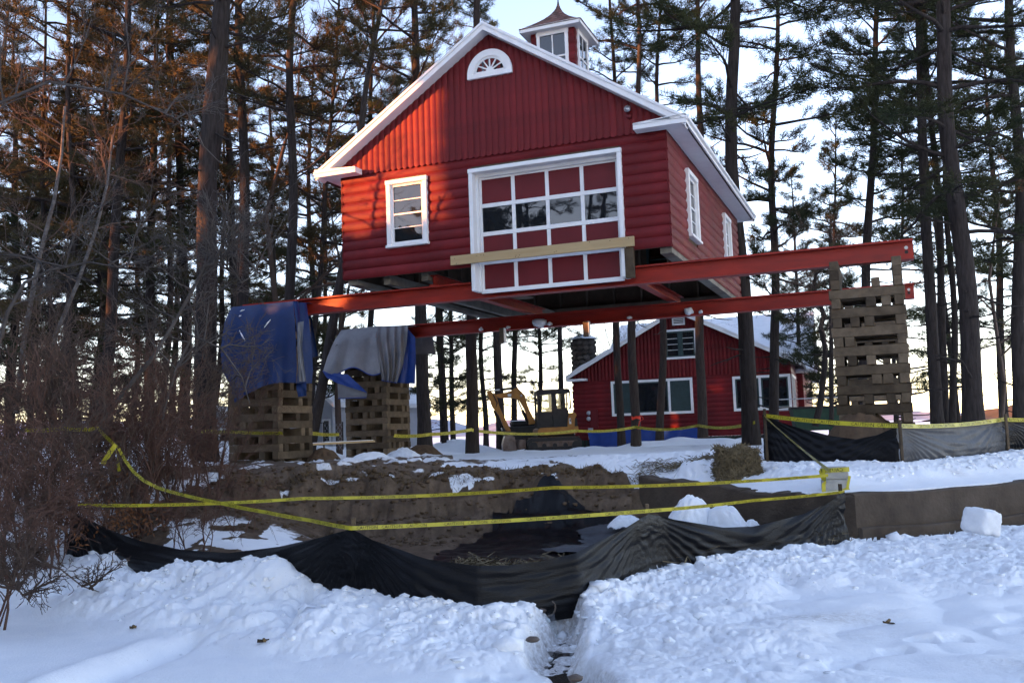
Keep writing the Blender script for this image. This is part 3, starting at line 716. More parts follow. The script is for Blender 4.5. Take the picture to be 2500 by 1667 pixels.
core = MB(); core.grid([[(bell(t)*a-.0, bell(t)*b, CE+.03+HR*t-.012) for a, b in ((-1,-1),(1,-1),(1,1),(-1,1),(-1,-1))] for t in np.linspace(0, 1, 12)]); core.build('roof', MAT['roof_shingle'], cu)
random.seed(3); NC = 9
for k in range(NC):
    t0, t1 = k/NC, (k+1.25)/NC; t1 = min(t1, 1); b0, b1 = bell(t0), bell(t1); n = max(1, int(round(6*(1-t0)+.6)))
    for q in range(4):
        for i in range(n):
            a, b = -1+2*i/n, -1+2*(i+1)/n; lift = .012+.006*random.random(); g = .006
            P = [(b0*a+g, -b0-lift, CE+.03+HR*t0), (b0*b-g, -b0-lift, CE+.03+HR*t0), (b1*b, -b1-.002, CE+.03+HR*t1+.002), (b1*a, -b1-.002, CE+.03+HR*t1+.002)]
            B = [(b0*a+g, -b0-lift+.014, CE+.03+HR*t0-.008), (b0*b-g, -b0-lift+.014, CE+.03+HR*t0-.008)]
            o = MB().add(P+B, [(0,1,2,3),(4,5,1,0),(0,3,4),(1,5,2)]).build('shingle', MAT['roof_shingle'], cu); o.rotation_euler = (0, 0, q*math.pi/2)
MB().tube([(0, 0, PK-.08), (0, 0, PK+.06), (0, 0, PK+.5)], [.035, .014, .006], 8).build('finial', MAT['ex_dark'], cu)

# ------------------------------------------------------------------ steel beams under the barn
def ibeam(m, L, h, fw, tw=.03, ft=.03):
    pl = [(-fw/2, 0), (fw/2, 0), (fw/2, ft), (tw/2, ft), (tw/2, h-ft), (fw/2, h-ft), (fw/2, h), (-fw/2, h), (-fw/2, h-ft), (-tw/2, h-ft), (-tw/2, ft), (-fw/2, ft)]
    return m.prism(pl, 0, L, 'x')
B1V, B1Z, B2V, B2Z, BHH = .45, 4.395, 5.42, 4.352, .315
def steel(name_label, u0, u1, v, z):
    t = thing('steel_beam', name_label, 'beam', barn_world(u0, v, z-BHH), -BYAW, 'red steel beams under the barn')
    ibeam(MB(), u1-u0, BHH, .24, .035, .03).build('girder', MAT['beam_red'], t)
    for k in range(2):
        MB().tube([(u1-u0-.10-.0*k, -.022, BHH*(.62-.22*k)), (u1-u0-.10, .022, BHH*(.62-.22*k))], .028, 12).build('bolt_hole', MAT['decal' if k == 0 else 'ex_dark'], t)
    return t
steel('front red steel beam running just below the garage door', -2.55, 10.04, B1V, B1Z)
b2 = steel('rear red steel beam crossing behind the front one, snow on its flange', -3.2, 10.14, B2V, B2Z)
for k, (u, lab) in enumerate(((1.75, 'red cross beam under the left half of the barn'), (5.15, 'red cross beam under the right half of the barn'), (3.55, 'middle red cross beam between the two long beams'))):
    if k == 2: continue
    a, b = barn_world(u, .5, 0), barn_world(u, 5.6, 0)
    t = thing('cross_beam', lab, 'beam', barn_world(u, .35, B1Z+.005), -BYAW, 'red steel beams under the barn')
    m = MB(); pl = [(-.09, 0), (.09, 0), (.09, .02), (.012, .02), (.012, .18), (.09, .18), (.09, .2), (-.09, .2), (-.09, .18), (-.012, .18), (-.012, .02), (-.09, .02)]
    m.prism(pl, 0, 6.0, 'y'); m.build('girder', MAT['beam_red'], t)
# snow clots on the rear beam's lower flange
random.seed(8)
def blob_mesh(name, r, seed, m, sub=2, rough=.35, flat=.8):
    bm = bmesh.new(); bmesh.ops.create_icosphere(bm, subdivisions=sub, radius=1.0); rng = np.random.RandomState(seed)
    ph = rng.rand(6)*9
    for v in bm.verts:
        c = v.co; n = math.sin(c.x*3.1+ph[0])*math.sin(c.y*3.7+ph[1])*math.sin(c.z*2.9+ph[2])+.5*math.sin(c.x*7+ph[3])*math.sin(c.y*6.3+ph[4])*math.sin(c.z*6.7+ph[5])
        v.co = c*(1+rough*n)*r; v.co.z *= flat
    me = bpy.data.meshes.new(name); bm.to_mesh(me); bm.free(); me.materials.append(MAT[m]); me.polygons.foreach_set('use_smooth', [True]*len(me.polygons)); return me
CH = [blob_mesh('snow_clot', 1.0, 40+i, 'snow', 2, .32, .8) for i in range(6)]
def clot(u, r, lab):
    o = obj('snow_clot', CH[int(u*10) % 6]); o.location = barn_world(u, B2V-.10, B2Z-BHH+.03+r*.55); o.scale = (r*1.2, r*.8, r); o.rotation_euler = (0, 0, u*3)
    tag(o, lab, 'snow', 'snow clots on the rear beam')
clot(.55, .06, 'small snow clot left of the largest on the rear beam flange')
clot(1.25, .05, 'little snow clot near the tarp end of the rear beam')
clot(2.05, .14, 'large standing snow clot on the rear beam flange below the door')
clot(2.3, .06, 'snow crumb right beside the large clot on the rear beam')
clot(5.55, .11, 'snow clot heap on the rear beam above the far house gable')
clot(5.8, .06, 'snow crumb right of the heap above the far house gable')
clot(4.2, .05, 'small snow lump on the rear beam above the stone chimney')

# loose lumber at the door
(pu0, pz0), (pu1, pz1) = onbarn(1101, 636, -.10), onbarn(1549, 590, -.10)
pk = thing('lumber_plank', 'pale new plank nailed across the garage door', 'plank', barn_world(pu0, -.105, (pz0+pz1)/2), -BYAW)
MB().bbox(0, pu1-pu0, -.02, .02, -.085, .085, .006).build('board', MAT['lumber'], pk)
random.seed(5)
for k in range(14):
    x = random.choice((.08, .55, .62, 1.3, 2.0, 2.6, 3.0, pu1-pu0-.12))+random.uniform(-.04, .04); z = random.choice((-.05, .05))+random.uniform(-.02, .02)
    MB().tube([(x, -.021, z), (x, -.0235, z)], .008, 8).build('nail_head', MAT['ex_dark'], pk)
MB().bbox(pu1-pu0-.19, pu1-pu0-.04, .03, .13, ZB-DZB-(pz0+pz1)/2, -.09, .006).build('backing_post', MAT['timber'], pk)

# ------------------------------------------------------------------ timber cribs
random.seed(21)
TS = .147
def crib(u, v, ztop, zbot, lab, n_in=2, S=1.08, top_gap=0):
    c0 = barn_world(u, v, zbot)
    t = thing('timber_crib', lab, 'crib', c0, -BYAW, 'timber cribs under the beams')
    n = int(round((ztop-zbot)/TS)); h = (ztop-zbot)/n; hs = S/2
    for k in range(n):
        z0 = k*h; j = lambda a: random.uniform(-a, a)
        along_u = (k % 2 == 0)
        top = k >= n-top_gap
        if top: along_u = False
        pos = [-hs+TS/2, hs-TS/2]
        if not top:
            m_ = random.randint(1, n_in)+ (0 if along_u else 1)
            for q in range(m_): pos.append(random.uniform(-hs*.6, hs*.6))
        done = []
        for p in pos:
            if any(abs(p-d) < TS+.01 for d in done): continue
            done.append(p); L0, L1 = -hs-.015+j(.014), hs+.015+j(.014); w = TS-.006-random.random()*.008
            a, b = p-w/2+j(.006), p+w/2
            m = MB()
            if along_u: m.bbox(L0, L1, a, b, z0+.001, z0+h-.001, .008)
            else: m.bbox(a, b, L0, L1, z0+.001, z0+h-.001, .008)
            o = m.build('timber', MAT['timber'], t); o.rotation_euler = (0, 0, j(.006))
    return t
cr_u = (onbarn(2037, 760, -.1)[0]+onbarn(2203, 760, -.1)[0])/2
zc = lambda u, v: gz(barn_world(u, v, 0).x, barn_world(u, v, 0).y)-.05
crib(cr_u, B1V, B1Z-BHH, zc(cr_u, B1V), 'tall timber crib at the right end of the front beam', 3, 1.06, 2)
c1u = -1.98; c2u = -2.35
crib(c1u, B1V, B1Z-BHH, zc(c1u, B1V), 'timber crib under the blue tarp at the left', 3, 1.16)
crib(c2u, B2V, B2Z-BHH, zc(c2u, B2V), 'timber crib under the grey and blue tarp', 3, 1.16)
crib(cr_u+.0, B2V, B2Z-BHH, zc(cr_u, B2V), 'rear timber crib seen through gaps of the tall right crib', 1, 1.06)
# plank resting between the two left cribs
pa, pb = at(752, 1085, 20.2), at(905, 1077, 22.8)
pt = thing('loose_plank', 'snow dusted loose plank lying between the two left cribs', 'plank', pa)
dv = pb-pa; L = dv.length; ang = math.atan2(dv.y, dv.x)
m = MB(); m.bbox(0, L, -.12, .12, -.02, .02, .005); o = m.build('board', MAT['lumber'], pt); o.rotation_euler = (0, -math.asin(dv.z/L), ang)
m = MB(); m.bbox(.05, L-.05, -.10, .10, .021, .035, .005); o = m.build('snow_cover', MAT['snow'], pt); o.rotation_euler = (0, -math.asin(dv.z/L), ang)
# hanging posts and blocks below the barn
for (sx, sy0, sy1, v, w, lab) in ((1227, 765, 838, 4.9, .11, 'dark timber post hanging below the rear beam, left'), (1432, 770, 822, 4.9, .12, 'dark timber post hanging beside the stone chimney')):
    u, z = onbarn(sx, sy1, v); z2 = B2Z-BHH
    t = thing('hanging_post', lab, 'post', barn_world(u, v, z), -BYAW); MB().bbox(-w/2, w/2, -w/2, w/2, 0, z2-z, .006).build('timber', MAT['stud_wood'], t)
    MB().box(w/2+.002, w/2+.02, -w/2, w/2, 0, z2-z).build('white_face', MAT['white_paint'], t)
# ------------------------------------------------------------------ concrete shore wall
def wall_seg(m, a, b, za, zb_, zbot, th=.24, out=0.0):
    dx, dy = b[0]-a[0], b[1]-a[1]; L = math.hypot(dx, dy); nx, ny = -dy/L, dx/L
    P = []
    n = 26
    for i in range(n+1):
        t = i/n; x, y = a[0]+dx*t, a[1]+dy*t; zt = za+(zb_-za)*t + .012*math.sin(t*17+dx) + .008*math.sin(t*41)
        P.append([(x-nx*out, y-ny*out, zbot), (x-nx*out, y-ny*out, zt-.02), (x-nx*(out-.02), y-ny*(out-.02), zt), (x+nx*th, y+ny*th, zt), (x+nx*th, y+ny*th, zbot)])
    m.grid(P); m.add(P[0], [(0,1,2,3,4)]); m.add(P[-1], [(0,1,2,3,4)])
    return m
WR2 = (12.0, 11.5+(12.0-3.97)*(1.2/2.78))
sw = thing('concrete_wall', 'low weathered concrete shore wall at the right edge of the pit', 'wall', (0, 0, 0))
wall_seg(MB(), WC, WR2, .735, .735, -.15).build('wall_face', MAT['concrete'], sw)
wall_seg(MB(), (WC[0]+.02, WC[1]-.01), WR2, .34, .34, -.15, .02, .06).build('footing', MAT['concrete'], sw)
wall_seg(MB(), (WC[0]+.03, WC[1]-.02), WR2, .18, .18, -.15, .02, .17).build('footing', MAT['concrete'], sw)
_mid = (WA[0]+(WC[0]-WA[0])*.52, WA[1]+(WC[1]-WA[1])*.52)
wall_seg(MB(), _mid, WC, .74, .735, -.1).build('wall_face', MAT['concrete'], sw)
wall_seg(MB(), WA, _mid, .92, .78, -.1).build('wall_face', MAT['concrete'], sw)

# ------------------------------------------------------------------ silt fences
def on_fence(px, py, fy):
    Y = 11.0
    for _ in range(60):
        x = at(px, py, Y).x; Y = .5*Y+.5*float(fy(x))
    return at(px, py, Y)
def fence(name, label, fy, tops, bots, posts, mname, seed, rows=44, dx=.022, thin=None, off=.10):
    T_ = sorted([(on_fence(px, py, fy)) for px, py in tops], key=lambda p: p.x); B_ = sorted([on_fence(px, py, fy) for px, py in bots], key=lambda p: p.x)
    x0 = T_[0].x; x1 = T_[-1].x
    t = thing(name, label, 'fence', (0, 0, 0))
    px_ = [on_fence(a, b, fy) for a, b in posts]
    def sheet(xa, xb, mn):
        n = max(4, int((xb-xa)/dx)); xs = np.linspace(xa, xb, n)
        zt = np.interp(xs, [p.x for p in T_], [p.z for p in T_]); zb_ = np.interp(xs, [p.x for p in B_], [p.z for p in B_])-.22
        ys = np.array([float(fy(x)) for x in xs]); tx = np.gradient(xs); ty = np.gradient(ys); ln = np.hypot(tx, ty); nx, ny = ty/ln, -tx/ln
        V = []
        for r in range(rows):
            f = r/(rows-1); z = zt+(zb_-zt)*f
            disp = np.zeros(n)
            for p in px_:
                ddx = np.hypot(xs-p.x, ys-p.y); dz = p.z-z; th = np.arctan2(dz, ddx+.02); dist = np.hypot(ddx, dz)
                ridge = 1-2*np.abs(np.mod((th*27+seed+2.5*vnoise(xs*.7+p.x, xs*0+f, seed))/3.1416, 1)*2-1)
                disp += .022*np.exp(-dist/1.2)*ridge*np.minimum(1, dist*4)
            q = (f*24+9*vnoise(xs*.55, xs*0+f*.8+seed, seed+1)+xs*.3)/3.1416; disp += .0028*(1-2*np.abs(np.mod(q, 1)*2-1))*sst(np.array(f*4)) + .03*(vnoise(xs*1.1, xs*0+f*1.5, seed+2)-.5)*min(1, f*5)
            disp += .024*np.sin(f*6.5+3.5*vnoise(xs*.45+3, xs*0+f*.5, seed+7)+xs*.5)*min(1, f*5)
            disp += .0025*np.sin(f*43+7*vnoise(xs*.9, xs*0+f*1.3, seed+5))*min(1, f*6)
            bulge = .05*np.sin(math.pi*min(1, f*1.0))
            near = np.ones(n)
            for p in px_: near = np.minimum(near, np.abs(xs-p.x)/.5)
            disp = (disp+bulge*np.clip(near, 0, 1))
            V.append(np.stack((xs+nx*disp, ys+ny*disp, z), -1))
        V = np.array(V).reshape(-1, 3); idx = np.arange(rows*n).reshape(rows, n)
        Q = np.stack((idx[:-1, :-1], idx[:-1, 1:], idx[1:, 1:], idx[1:, :-1]), -1).reshape(-1, 4)
        return obj('fabric', np_mesh('fabric', V, Q, mat=MAT[mn], smooth=True), t)
    if thin:
        cuts = [x0]+[on_fence(*c, fy).x for c in thin]+[x1]
        for k in range(len(cuts)-1): sheet(cuts[k], cuts[k+1], mname if k % 2 == 0 else 'fabric_thin')
    else: sheet(x0, x1, mname)
    for p in px_:
        z0 = gz(p.x, p.y)-.1
        MB().bbox(p.x-.019, p.x+.019, p.y+off, p.y+off+.038, min(z0, p.z-.55), p.z+.075, .004).build('post', MAT['timber'], t)
    return t
fence('silt_fence', 'sagging black silt fence across the front of the pit', yf_of,
      [(168, 1236), (190, 1255), (260, 1290), (350, 1322), (440, 1341), (560, 1349), (680, 1334), (780, 1312), (858, 1290), (900, 1312), (950, 1332), (1046, 1365), (1163, 1380), (1240, 1379), (1319, 1370), (1408, 1349), (1498, 1302), (1584, 1254), (1646, 1268), (1765, 1287), (1839, 1285), (1961, 1255), (2010, 1231), (2062, 1200)],
      [(151, 1367), (277, 1367), (402, 1379), (631, 1420), (839, 1446), (993, 1473), (1150, 1480), (1352, 1450), (1468, 1427), (1617, 1378), (1736, 1364), (1899, 1340), (2075, 1312)],
      [(170, 1238), (858, 1286), (1584, 1250), (2060, 1198)], 'fabric_black', 3)
f2x = [at(1861, 1060, 14.5).x, at(2189, 1060, 13.4).x, at(2447, 1060, 15.4).x, at(2620, 1060, 16.4).x]; f2y = [14.5, 13.4, 15.4, 16.4]
f2 = lambda x: np.interp(x, f2x, f2y)
fence('silt_fence', 'black and grey silt fence on the snowy terrace before the right crib', f2,
      [(1861, 1012), (1910, 1032), (1965, 1048), (2030, 1064), (2090, 1072), (2140, 1062), (2189, 1041), (2260, 1040), (2350, 1034), (2447, 1022), (2500, 1036), (2560, 1034), (2618, 1020)],
      [(1861, 1118), (2000, 1140), (2196, 1120), (2330, 1110), (2456, 1095), (2618, 1075)],
      [(1862, 1010), (2189, 1038), (2447, 1022), (2618, 1018)], 'fabric_black', 11, thin=[(2189, 1041), (2447, 1022)], off=-.13)

# ------------------------------------------------------------------ caution tape
def text_mesh(s):
    cu_ = bpy.data.curves.new('lettering', 'FONT'); cu_.body = s; cu_.size = 1.0; cu_.resolution_u = 1
    o = bpy.data.objects.new('lettering', cu_); COL.objects.link(o); bpy.context.view_layer.update()
    me = bpy.data.meshes.new_from_object(o.evaluated_get(bpy.context.evaluated_depsgraph_get()))
    V = np.array([tuple(v.co) for v in me.vertices]); F = []
    me.calc_loop_triangles()
    F = np.array([tuple(t.vertices) for t in me.loop_triangles])
    bpy.data.objects.remove(o); bpy.data.curves.remove(cu_); bpy.data.meshes.remove(me)
    return V, F
TXV, TXF = text_mesh('CAUTION')
TXV[:, 0] -= TXV[:, 0].min(); TXV[:, 1] -= TXV[:, 1].min(); TXH = TXV[:, 1].max(); TXW = TXV[:, 0].max()
def tape(label, pts, w=.06, sag=.02, twist=0.35, seed=1, letters=True, parent=None, name='caution_tape', flip=1):
    pts = [Vector(p) for p in pts]
    # resample with a little sag in each span
    P = []
    for a, b in zip(pts[:-1], pts[1:]):
        L = (b-a).length; n = max(3, int(L/.05))
        for i in range(n):
            f = i/n; q = a.lerp(b, f); q.z -= sag*4*f*(1-f)*min(1, L/3); P.append(q)
    P.append(pts[-1]); n = len(P); A = np.array([tuple(p) for p in P]); s = np.concatenate(([0], np.cumsum(np.linalg.norm(np.diff(A, axis=0), axis=1))))
    tg = np.gradient(A, axis=0); tg /= np.linalg.norm(tg, axis=1)[:, None]
    tw = twist*(2*vnoise(s*.45, s*0+seed, seed)-1) + .25*np.sin(s*.9+seed)
    up = np.array([0, 0, 1.0]); side = np.cross(tg, up); side /= np.linalg.norm(side, axis=1)[:, None]+1e-9
    W = np.cross(side, tg); W = W*np.cos(tw)[:, None] + side*np.sin(tw)[:, None]
    N_ = np.cross(tg, W)
    if parent is None: t = thing(name, label, 'tape', (0, 0, 0), 0, 'yellow caution tapes')
    else: t = parent
    V = np.concatenate((A-W*w/2, A+W*w/2)); i = np.arange(n-1)
    Q = np.stack((i, i+1, i+1+n, i+n), -1)
    obj('strip', np_mesh('strip', V, Q, mat=MAT['tape'], smooth=True), t)
    if letters:
        h = w*.80; sc = h/TXH; lw = TXW*sc*1.05; VV = []; FF = []; off = 0; pos = .1; k = 0
        while pos+lw < s[-1]-.05:
            for sg in (1, -1):
                xs = pos + TXV[:, 0]*sc*1.05; yy = (TXV[:, 1]*sc-h/2)
                if flip*sg < 0: xs = pos + lw - TXV[:, 0]*sc*1.05
                base = np.stack([np.interp(xs, s, A[:, c]) for c in range(3)], -1); Wc = np.stack([np.interp(xs, s, W[:, c]) for c in range(3)], -1); Nc = np.stack([np.interp(xs, s, N_[:, c]) for c in range(3)], -1)
                VV.append(base + Wc*yy[:, None] + Nc*(.0025*sg)); FF.append(TXF+off); off += len(TXV)
            k += 1; pos += lw + (.035 if k % 3 else .16)
        if VV: obj('lettering', np_mesh('lettering', np.concatenate(VV), T=np.concatenate(FF), mat=MAT['ink']), t)['kind'] = 'stuff'
    return t
KN = at(2022, 1160, 11.45)              # knot on the concrete block
n1 = on_fence(858, 1288, yf_of); n2 = on_fence(1583, 1246, yf_of)
tape('upper yellow caution tape stretched over the whole pit front', [at(190, 1233, 11.2), at(745, 1216, 10.8), at(1350, 1190, 10.9), KN], .036, .03, .3, 2)
tape('lower yellow caution tape sagging from the bushes over two fence posts', [at(290, 1095, 12.0), at(305, 1123, 11.9), at(325, 1150, 11.8), at(350, 1172, 11.7), at(385, 1190, 11.5), at(440, 1206, 11.2), at(540, 1228, 10.6), at(650, 1250, 9.9), at(760, 1270, 9.35), n1+Vector((0, -.03, 0)), n2+Vector((0, -.03, 0)), at(1840, 1221, 10.7), at(2062, 1200, 11.3)], .036, .015, .5, 5)
p0 = on_fence(1862, 1014, f2); p1 = on_fence(2189, 1041, f2); p2 = on_fence(2447, 1025, f2); p3 = on_fence(2618, 1020, f2)
tape('short yellow caution tape slanting from terrace fence post to the block', [p0+Vector((0, -.04, 0)), KN+Vector((.02, 0, .05))], .06, .02, .4, 7)
tape('yellow caution tape along the top of the terrace fence', [p0+Vector((0, -.03, 0)), p1+Vector((0, -.04, .01)), p2+Vector((0, -.04, .01)), p3+Vector((0, -.04, .01))], .06, .04, .5, 9)
tape('yellow caution tape across the front of the blue tarp crib', [at(470, 1050, 19.6), at(565, 1054, 18.55), at(690, 1057, 18.1)], .07, .03, .5, 12)
tape('yellow caution tape between the two left cribs', [at(745, 1054, 20), at(828, 1060, 23)], .07, .03, .5, 13)
tape('yellow caution tape from the grey tarp crib to the bare trunk', [at(962, 1063, 23), at(1050, 1060, 24.5), at(1153, 1048, 25.6)], .08, .05, .5, 14)
tape('long yellow caution tape across the yard before the far house', [at(1153, 1050, 25.8), at(1406, 1051, 29), at(1552, 1042, 29.6), at(1705, 1038, 27), at(1843, 1031, 24.2)], .08, .10, .4, 15)
tape('frayed yellow caution tape caught in the bushes at the far left', [at(60, 1050, 12.9), at(160, 1046, 12.8), at(240, 1046, 12.5), at(288, 1092, 12.1)], .05, .05, .9, 16)
tape('loose tape end hanging from the knot in the bushes', [at(283, 1085, 12.0), at(268, 1105, 11.95), at(250, 1133, 11.95)], .06, .0, .9, 18)
tape('second loose tape end dangling below the bush knot', [at(281, 1087, 11.95), at(287, 1118, 11.9), at(291, 1150, 11.9)], .06, .0, .9, 19)
# concrete block wrapped in tape, on the wall corner
bl = thing('concrete_block', 'grey concrete block wrapped in caution tape on the wall corner', 'block', atz(2046, 1203, .735)+Vector((.03, .20, 0)), -.25)
m = MB(); m.bbox(-.155, .155, -.12, .12, .0, .155, .012); m.build('lower_block', MAT['block'], bl); m = MB(); m.bbox(-.15, .165, -.115, .125, .157, .31, .014); m.build('upper_block', MAT['block'], bl)
wr = thing('caution_tape', 'band of caution tape wound round the concrete block', 'tape', bl.location, -.25, 'yellow caution tapes')
tape('', [(-.165, .0, .27), (-.16, -.127, .27), (0, -.128, .275), (.175, -.127, .28), (.178, .1, .28)], .055, 0, .0, 3, True, wr, flip=-1)
tape('', [(-.15, -.125, .28), (-.13, -.135, .16), (-.14, -.14, .01)], .07, 0, .1, 4, False, wr)
tape('', [(.16, -.125, .05), (.05, -.127, .012), (-.1, -.128, -.0)], .04, 0, .0, 4, False, wr)
tape('', [(.175, -.122, .2), (.15, -.128, .1), (.13, -.13, .02)], .035, 0, .0, 4, False, wr)

# ------------------------------------------------------------------ pit floor: fabric, hay, snow
def drape(name, label, outline, mname, lift, seed, cat='sheet', wr_=.03):
    xs = [p[0] for p in outline]; ys = [p[1] for p in outline]; nx, ny = 70, 70
    gx = np.linspace(min(xs), max(xs), nx); gy = np.linspace(min(ys), max(ys), ny); GX, GY = np.meshgrid(gx, gy); x = GX.ravel(); y = GY.ravel()
    n = len(outline); inside = np.zeros(len(x), bool); j = n-1
    jx = x+.10*(vnoise(x*6, y*6, seed)-.5); jy = y+.10*(vnoise(x*6+7, y*6, seed+1)-.5)
    for i in range(n):
        xi, yi = outline[i]; xj, yj = outline[j]
        c = ((yi > jy) != (yj > jy)) & (jx < (xj-xi)*(jy-yi)/(yj-yi+1e-9)+xi); inside ^= c; j = i
    z = ground(x, y, True)+lift + wr_*np.abs(np.sin(y*9+4*vnoise(x*.9, y*.9, seed+3)+x)) + .03*vnoise(x*3, y*3, seed+4)
    V = np.stack((x, y, z), -1); idx = np.arange(nx*ny).reshape(ny, nx)
    Q = np.stack((idx[:-1, :-1], idx[:-1, 1:], idx[1:, 1:], idx[1:, :-1]), -1).reshape(-1, 4); Q = Q[inside[Q].all(1)]
    o = obj(name, np_mesh(name, V, Q, mat=MAT[mname], smooth=True)); return tag(o, label, cat)
def pf(*pts): return [(atz(px, py, .17).x, atz(px, py, .17).y) for px, py in pts]
drape('fabric_sheet', 'black fabric sheet lying on the pit floor', [(-1.15, 10.6), (-.2, 9.6), (.6, 9.4), (1.5, 10.2), (1.55, 13.2), (.9, 14.15), (-.35, 14.2), (-.5, 13.2), (-.9, 12.2)], 'fabric_black', .02, 3)
drape('fabric_sheet', 'thin grey fabric sheet over the black one in the pit', [(.15, 11.4), (.75, 11.9), (.8, 13.3), (1.9, 13.4), (2.1, 12.6), (1.3, 11.0), (.6, 10.9)], 'fabric_thin', .06, 13)
rng = np.random.RandomState(5)
def straw(name, label, centers, n, spread, hz, seed, L=.16, as_stuff=True, parent=None):
    r = np.random.RandomState(seed); V = []; 
    c = np.array(centers)[r.randint(0, len(centers), n)]; x = c[:, 0]+r.randn(n)*spread[0]; y = c[:, 1]+r.randn(n)*spread[1]
    z = ground(x, y, True)+np.abs(r.randn(n))*hz+.02; a = r.rand(n)*6.283; el = r.randn(n)*.35; l = L*(.5+r.rand(n))
    d = np.stack((np.cos(a)*np.cos(el), np.sin(a)*np.cos(el), np.sin(el)), -1)*l[:, None]; p = np.stack((x, y, z), -1); w = np.cross(d, np.array([0, 0, 1.0])); w = w/(np.linalg.norm(w, axis=1)[:, None]+1e-9)*.004
    V = np.stack((p-d/2-w, p-d/2+w, p+d/2+w*.6+np.array([0, 0, .01]), p+d/2-w*.6), 1).reshape(-1, 3); Q = np.arange(n*4).reshape(-1, 4)
    o = obj(name, np_mesh(name, V, Q, mat=MAT['hay']), parent)
    if parent is None: tag(o, label, 'hay', None, 'stuff')
    return o
straw('straw', 'scattered straw on the pit floor behind the sagging fence', [(x, 9.85+.32*abs(x-.2)) for x in np.linspace(-.7, 1.5, 9)]+[(.6, 10.2), (.2, 10.1)], 4200, (.16, .16), .05, 3)
straw('straw', 'thin strip of straw along the foot of the concrete wall', [(2.45, 11.9), (2.7, 11.6), (3.0, 11.5), (3.3, 11.3), (2.2, 11.8)], 2600, (.16, .13), .05, 4)
straw('straw', 'straw strewn on the snowy terrace behind the hay bale', [(2.6, 14.6), (2.9, 14.8), (2.2, 14.9), (3.3, 14.6)], 900, (.25, .15), .03, 6)
# broken hay bale
hb_ = thing('hay_bale', 'loose slumped hay bale in the snow at the terrace edge', 'hay', at(1800, 1165, 13.75))
def bale():
    r = np.random.RandomState(9); n = 5200; u = r.rand(n, 3)
    bx = (u[:, 0]-.5)*.54*(1-.22*u[:, 2]) + .03*u[:, 2]; by = (u[:, 1]-.5)*.45; bz = u[:, 2]*.40-.08
    f = r.randint(0, 4, n); bx = np.where(f == 0, np.sign(bx)*.27*(1-.22*u[:, 2]), bx); by = np.where(f == 1, -.225, by); bz = np.where(f == 2, .32, bz)
    bz = bz - .10*(bx/.27)**2*(u[:, 2] > .5) + .03*np.sin(bx*23)
    a = r.rand(n)*6.283; el = r.randn(n)*.7-.35; l = .10*(.5+r.rand(n)); d = np.stack((np.cos(a)*np.cos(el), np.sin(a)*np.cos(el)*.6, np.sin(el)), -1)*l[:, None]
    p = np.stack((bx, by, bz), -1); w = np.cross(d, r.randn(n, 3)); w = w/(np.linalg.norm(w, axis=1)[:, None]+1e-9)*.004
    V = np.stack((p-d/2-w, p-d/2+w, p+d/2+w, p+d/2-w), 1).reshape(-1, 3)
    obj('straw', np_mesh('straw', V, np.arange(n*4).reshape(-1, 4), mat=MAT['hay']), hb_)
    b = blob_mesh('bale_core', 1.0, 77, 'hay', 3, .12, 1.0); o = obj('bale_core', b, hb_); o.scale = (.26, .2, .21); o.location = (0, 0, .10); hb_.scale = (1.15, 1.1, 1.2)
bale()
# snow piles: lumpy heaps
def heap_mesh(name, seed, mname='snow', n=40, amp=.35):
    g = np.linspace(-1, 1, n); X, Y_ = np.meshgrid(g, g); r = np.hypot(X, Y_); x = X.ravel(); y = Y_.ravel()
    z = np.clip(1-r.ravel()**2*1.05, -.4, 1)*(.75+amp*fbm(x*2+seed, y*2, seed, 3)) + .22*(lump(x*3.2+seed, y*3.2, seed)-.4) + .10*(lump(x*7, y*7+seed, seed+2)-.4)
    V = np.stack((x, y, z), -1); idx = np.arange(n*n).reshape(n, n); Q = np.stack((idx[:-1, :-1], idx[:-1, 1:], idx[1:, 1:], idx[1:, :-1]), -1).reshape(-1, 4)
    Q = Q[(r.ravel()[Q] < 1.12).all(1)]
    return np_mesh(name, V, Q, mat=MAT[mname], smooth=True)
def heap(px, py, Y, sx, sy, sz, lab, seed, mname='snow', name='snow_heap', cat='snow', group=None):
    o = obj(name, heap_mesh(name, seed, mname)); p = at(px, py, Y); o.location = (p.x, p.y, gz(p.x, p.y)-.04 if py is None else p.z); o.scale = (sx, sy, sz); o.rotation_euler = (0, 0, seed*1.3)
    return tag(o, lab, cat, group)
heap(1690, 1292, 12.15, .42, .28, .38, 'tall snow heap against the concrete wall inside the pit', 3, group='snow heaps in the pit')
heap(1765, 1296, 12.0, .40, .25, .30, 'rounded snow heap right of the tall one in the pit', 4, group='snow heaps in the pit')
heap(1836, 1293, 11.9, .12, .1, .12, 'small snow lump beside the straw strip', 5, group='snow heaps in the pit')
heap(1700, 1182, 14.45, .55, .4, .34, 'wedge of snow on the terrace left of the hay bale', 6)
heap(1530, 1284, 12.9, .25, .15, .14, 'little snow patch left of the fence post in the pit', 7, group='snow heaps in the pit')
heap(2110, 1083, 15.0, 1.0, .55, .5, 'brown soil pile at the foot of the right crib', 8, 'soil_pile', 'soil_pile', 'soil')
heap(985, 1123, 19.0, .75, .4, .22, 'dirty snow pile before the grey tarp crib', 11)
heap(905, 1128, 18.2, .45, .3, .18, 'dirty snow pile at the right foot of the blue tarp crib', 12)
heap(790, 1122, 19.2, .35, .3, .22, 'small brown soil mound between the two left cribs', 13, 'soil_pile', 'soil_mound', 'soil')
heap(1030, 1112, 22.0, .5, .4, .24, 'grey soil mound right of the grey tarp crib', 14, 'soil_pile', 'soil_mound', 'soil')
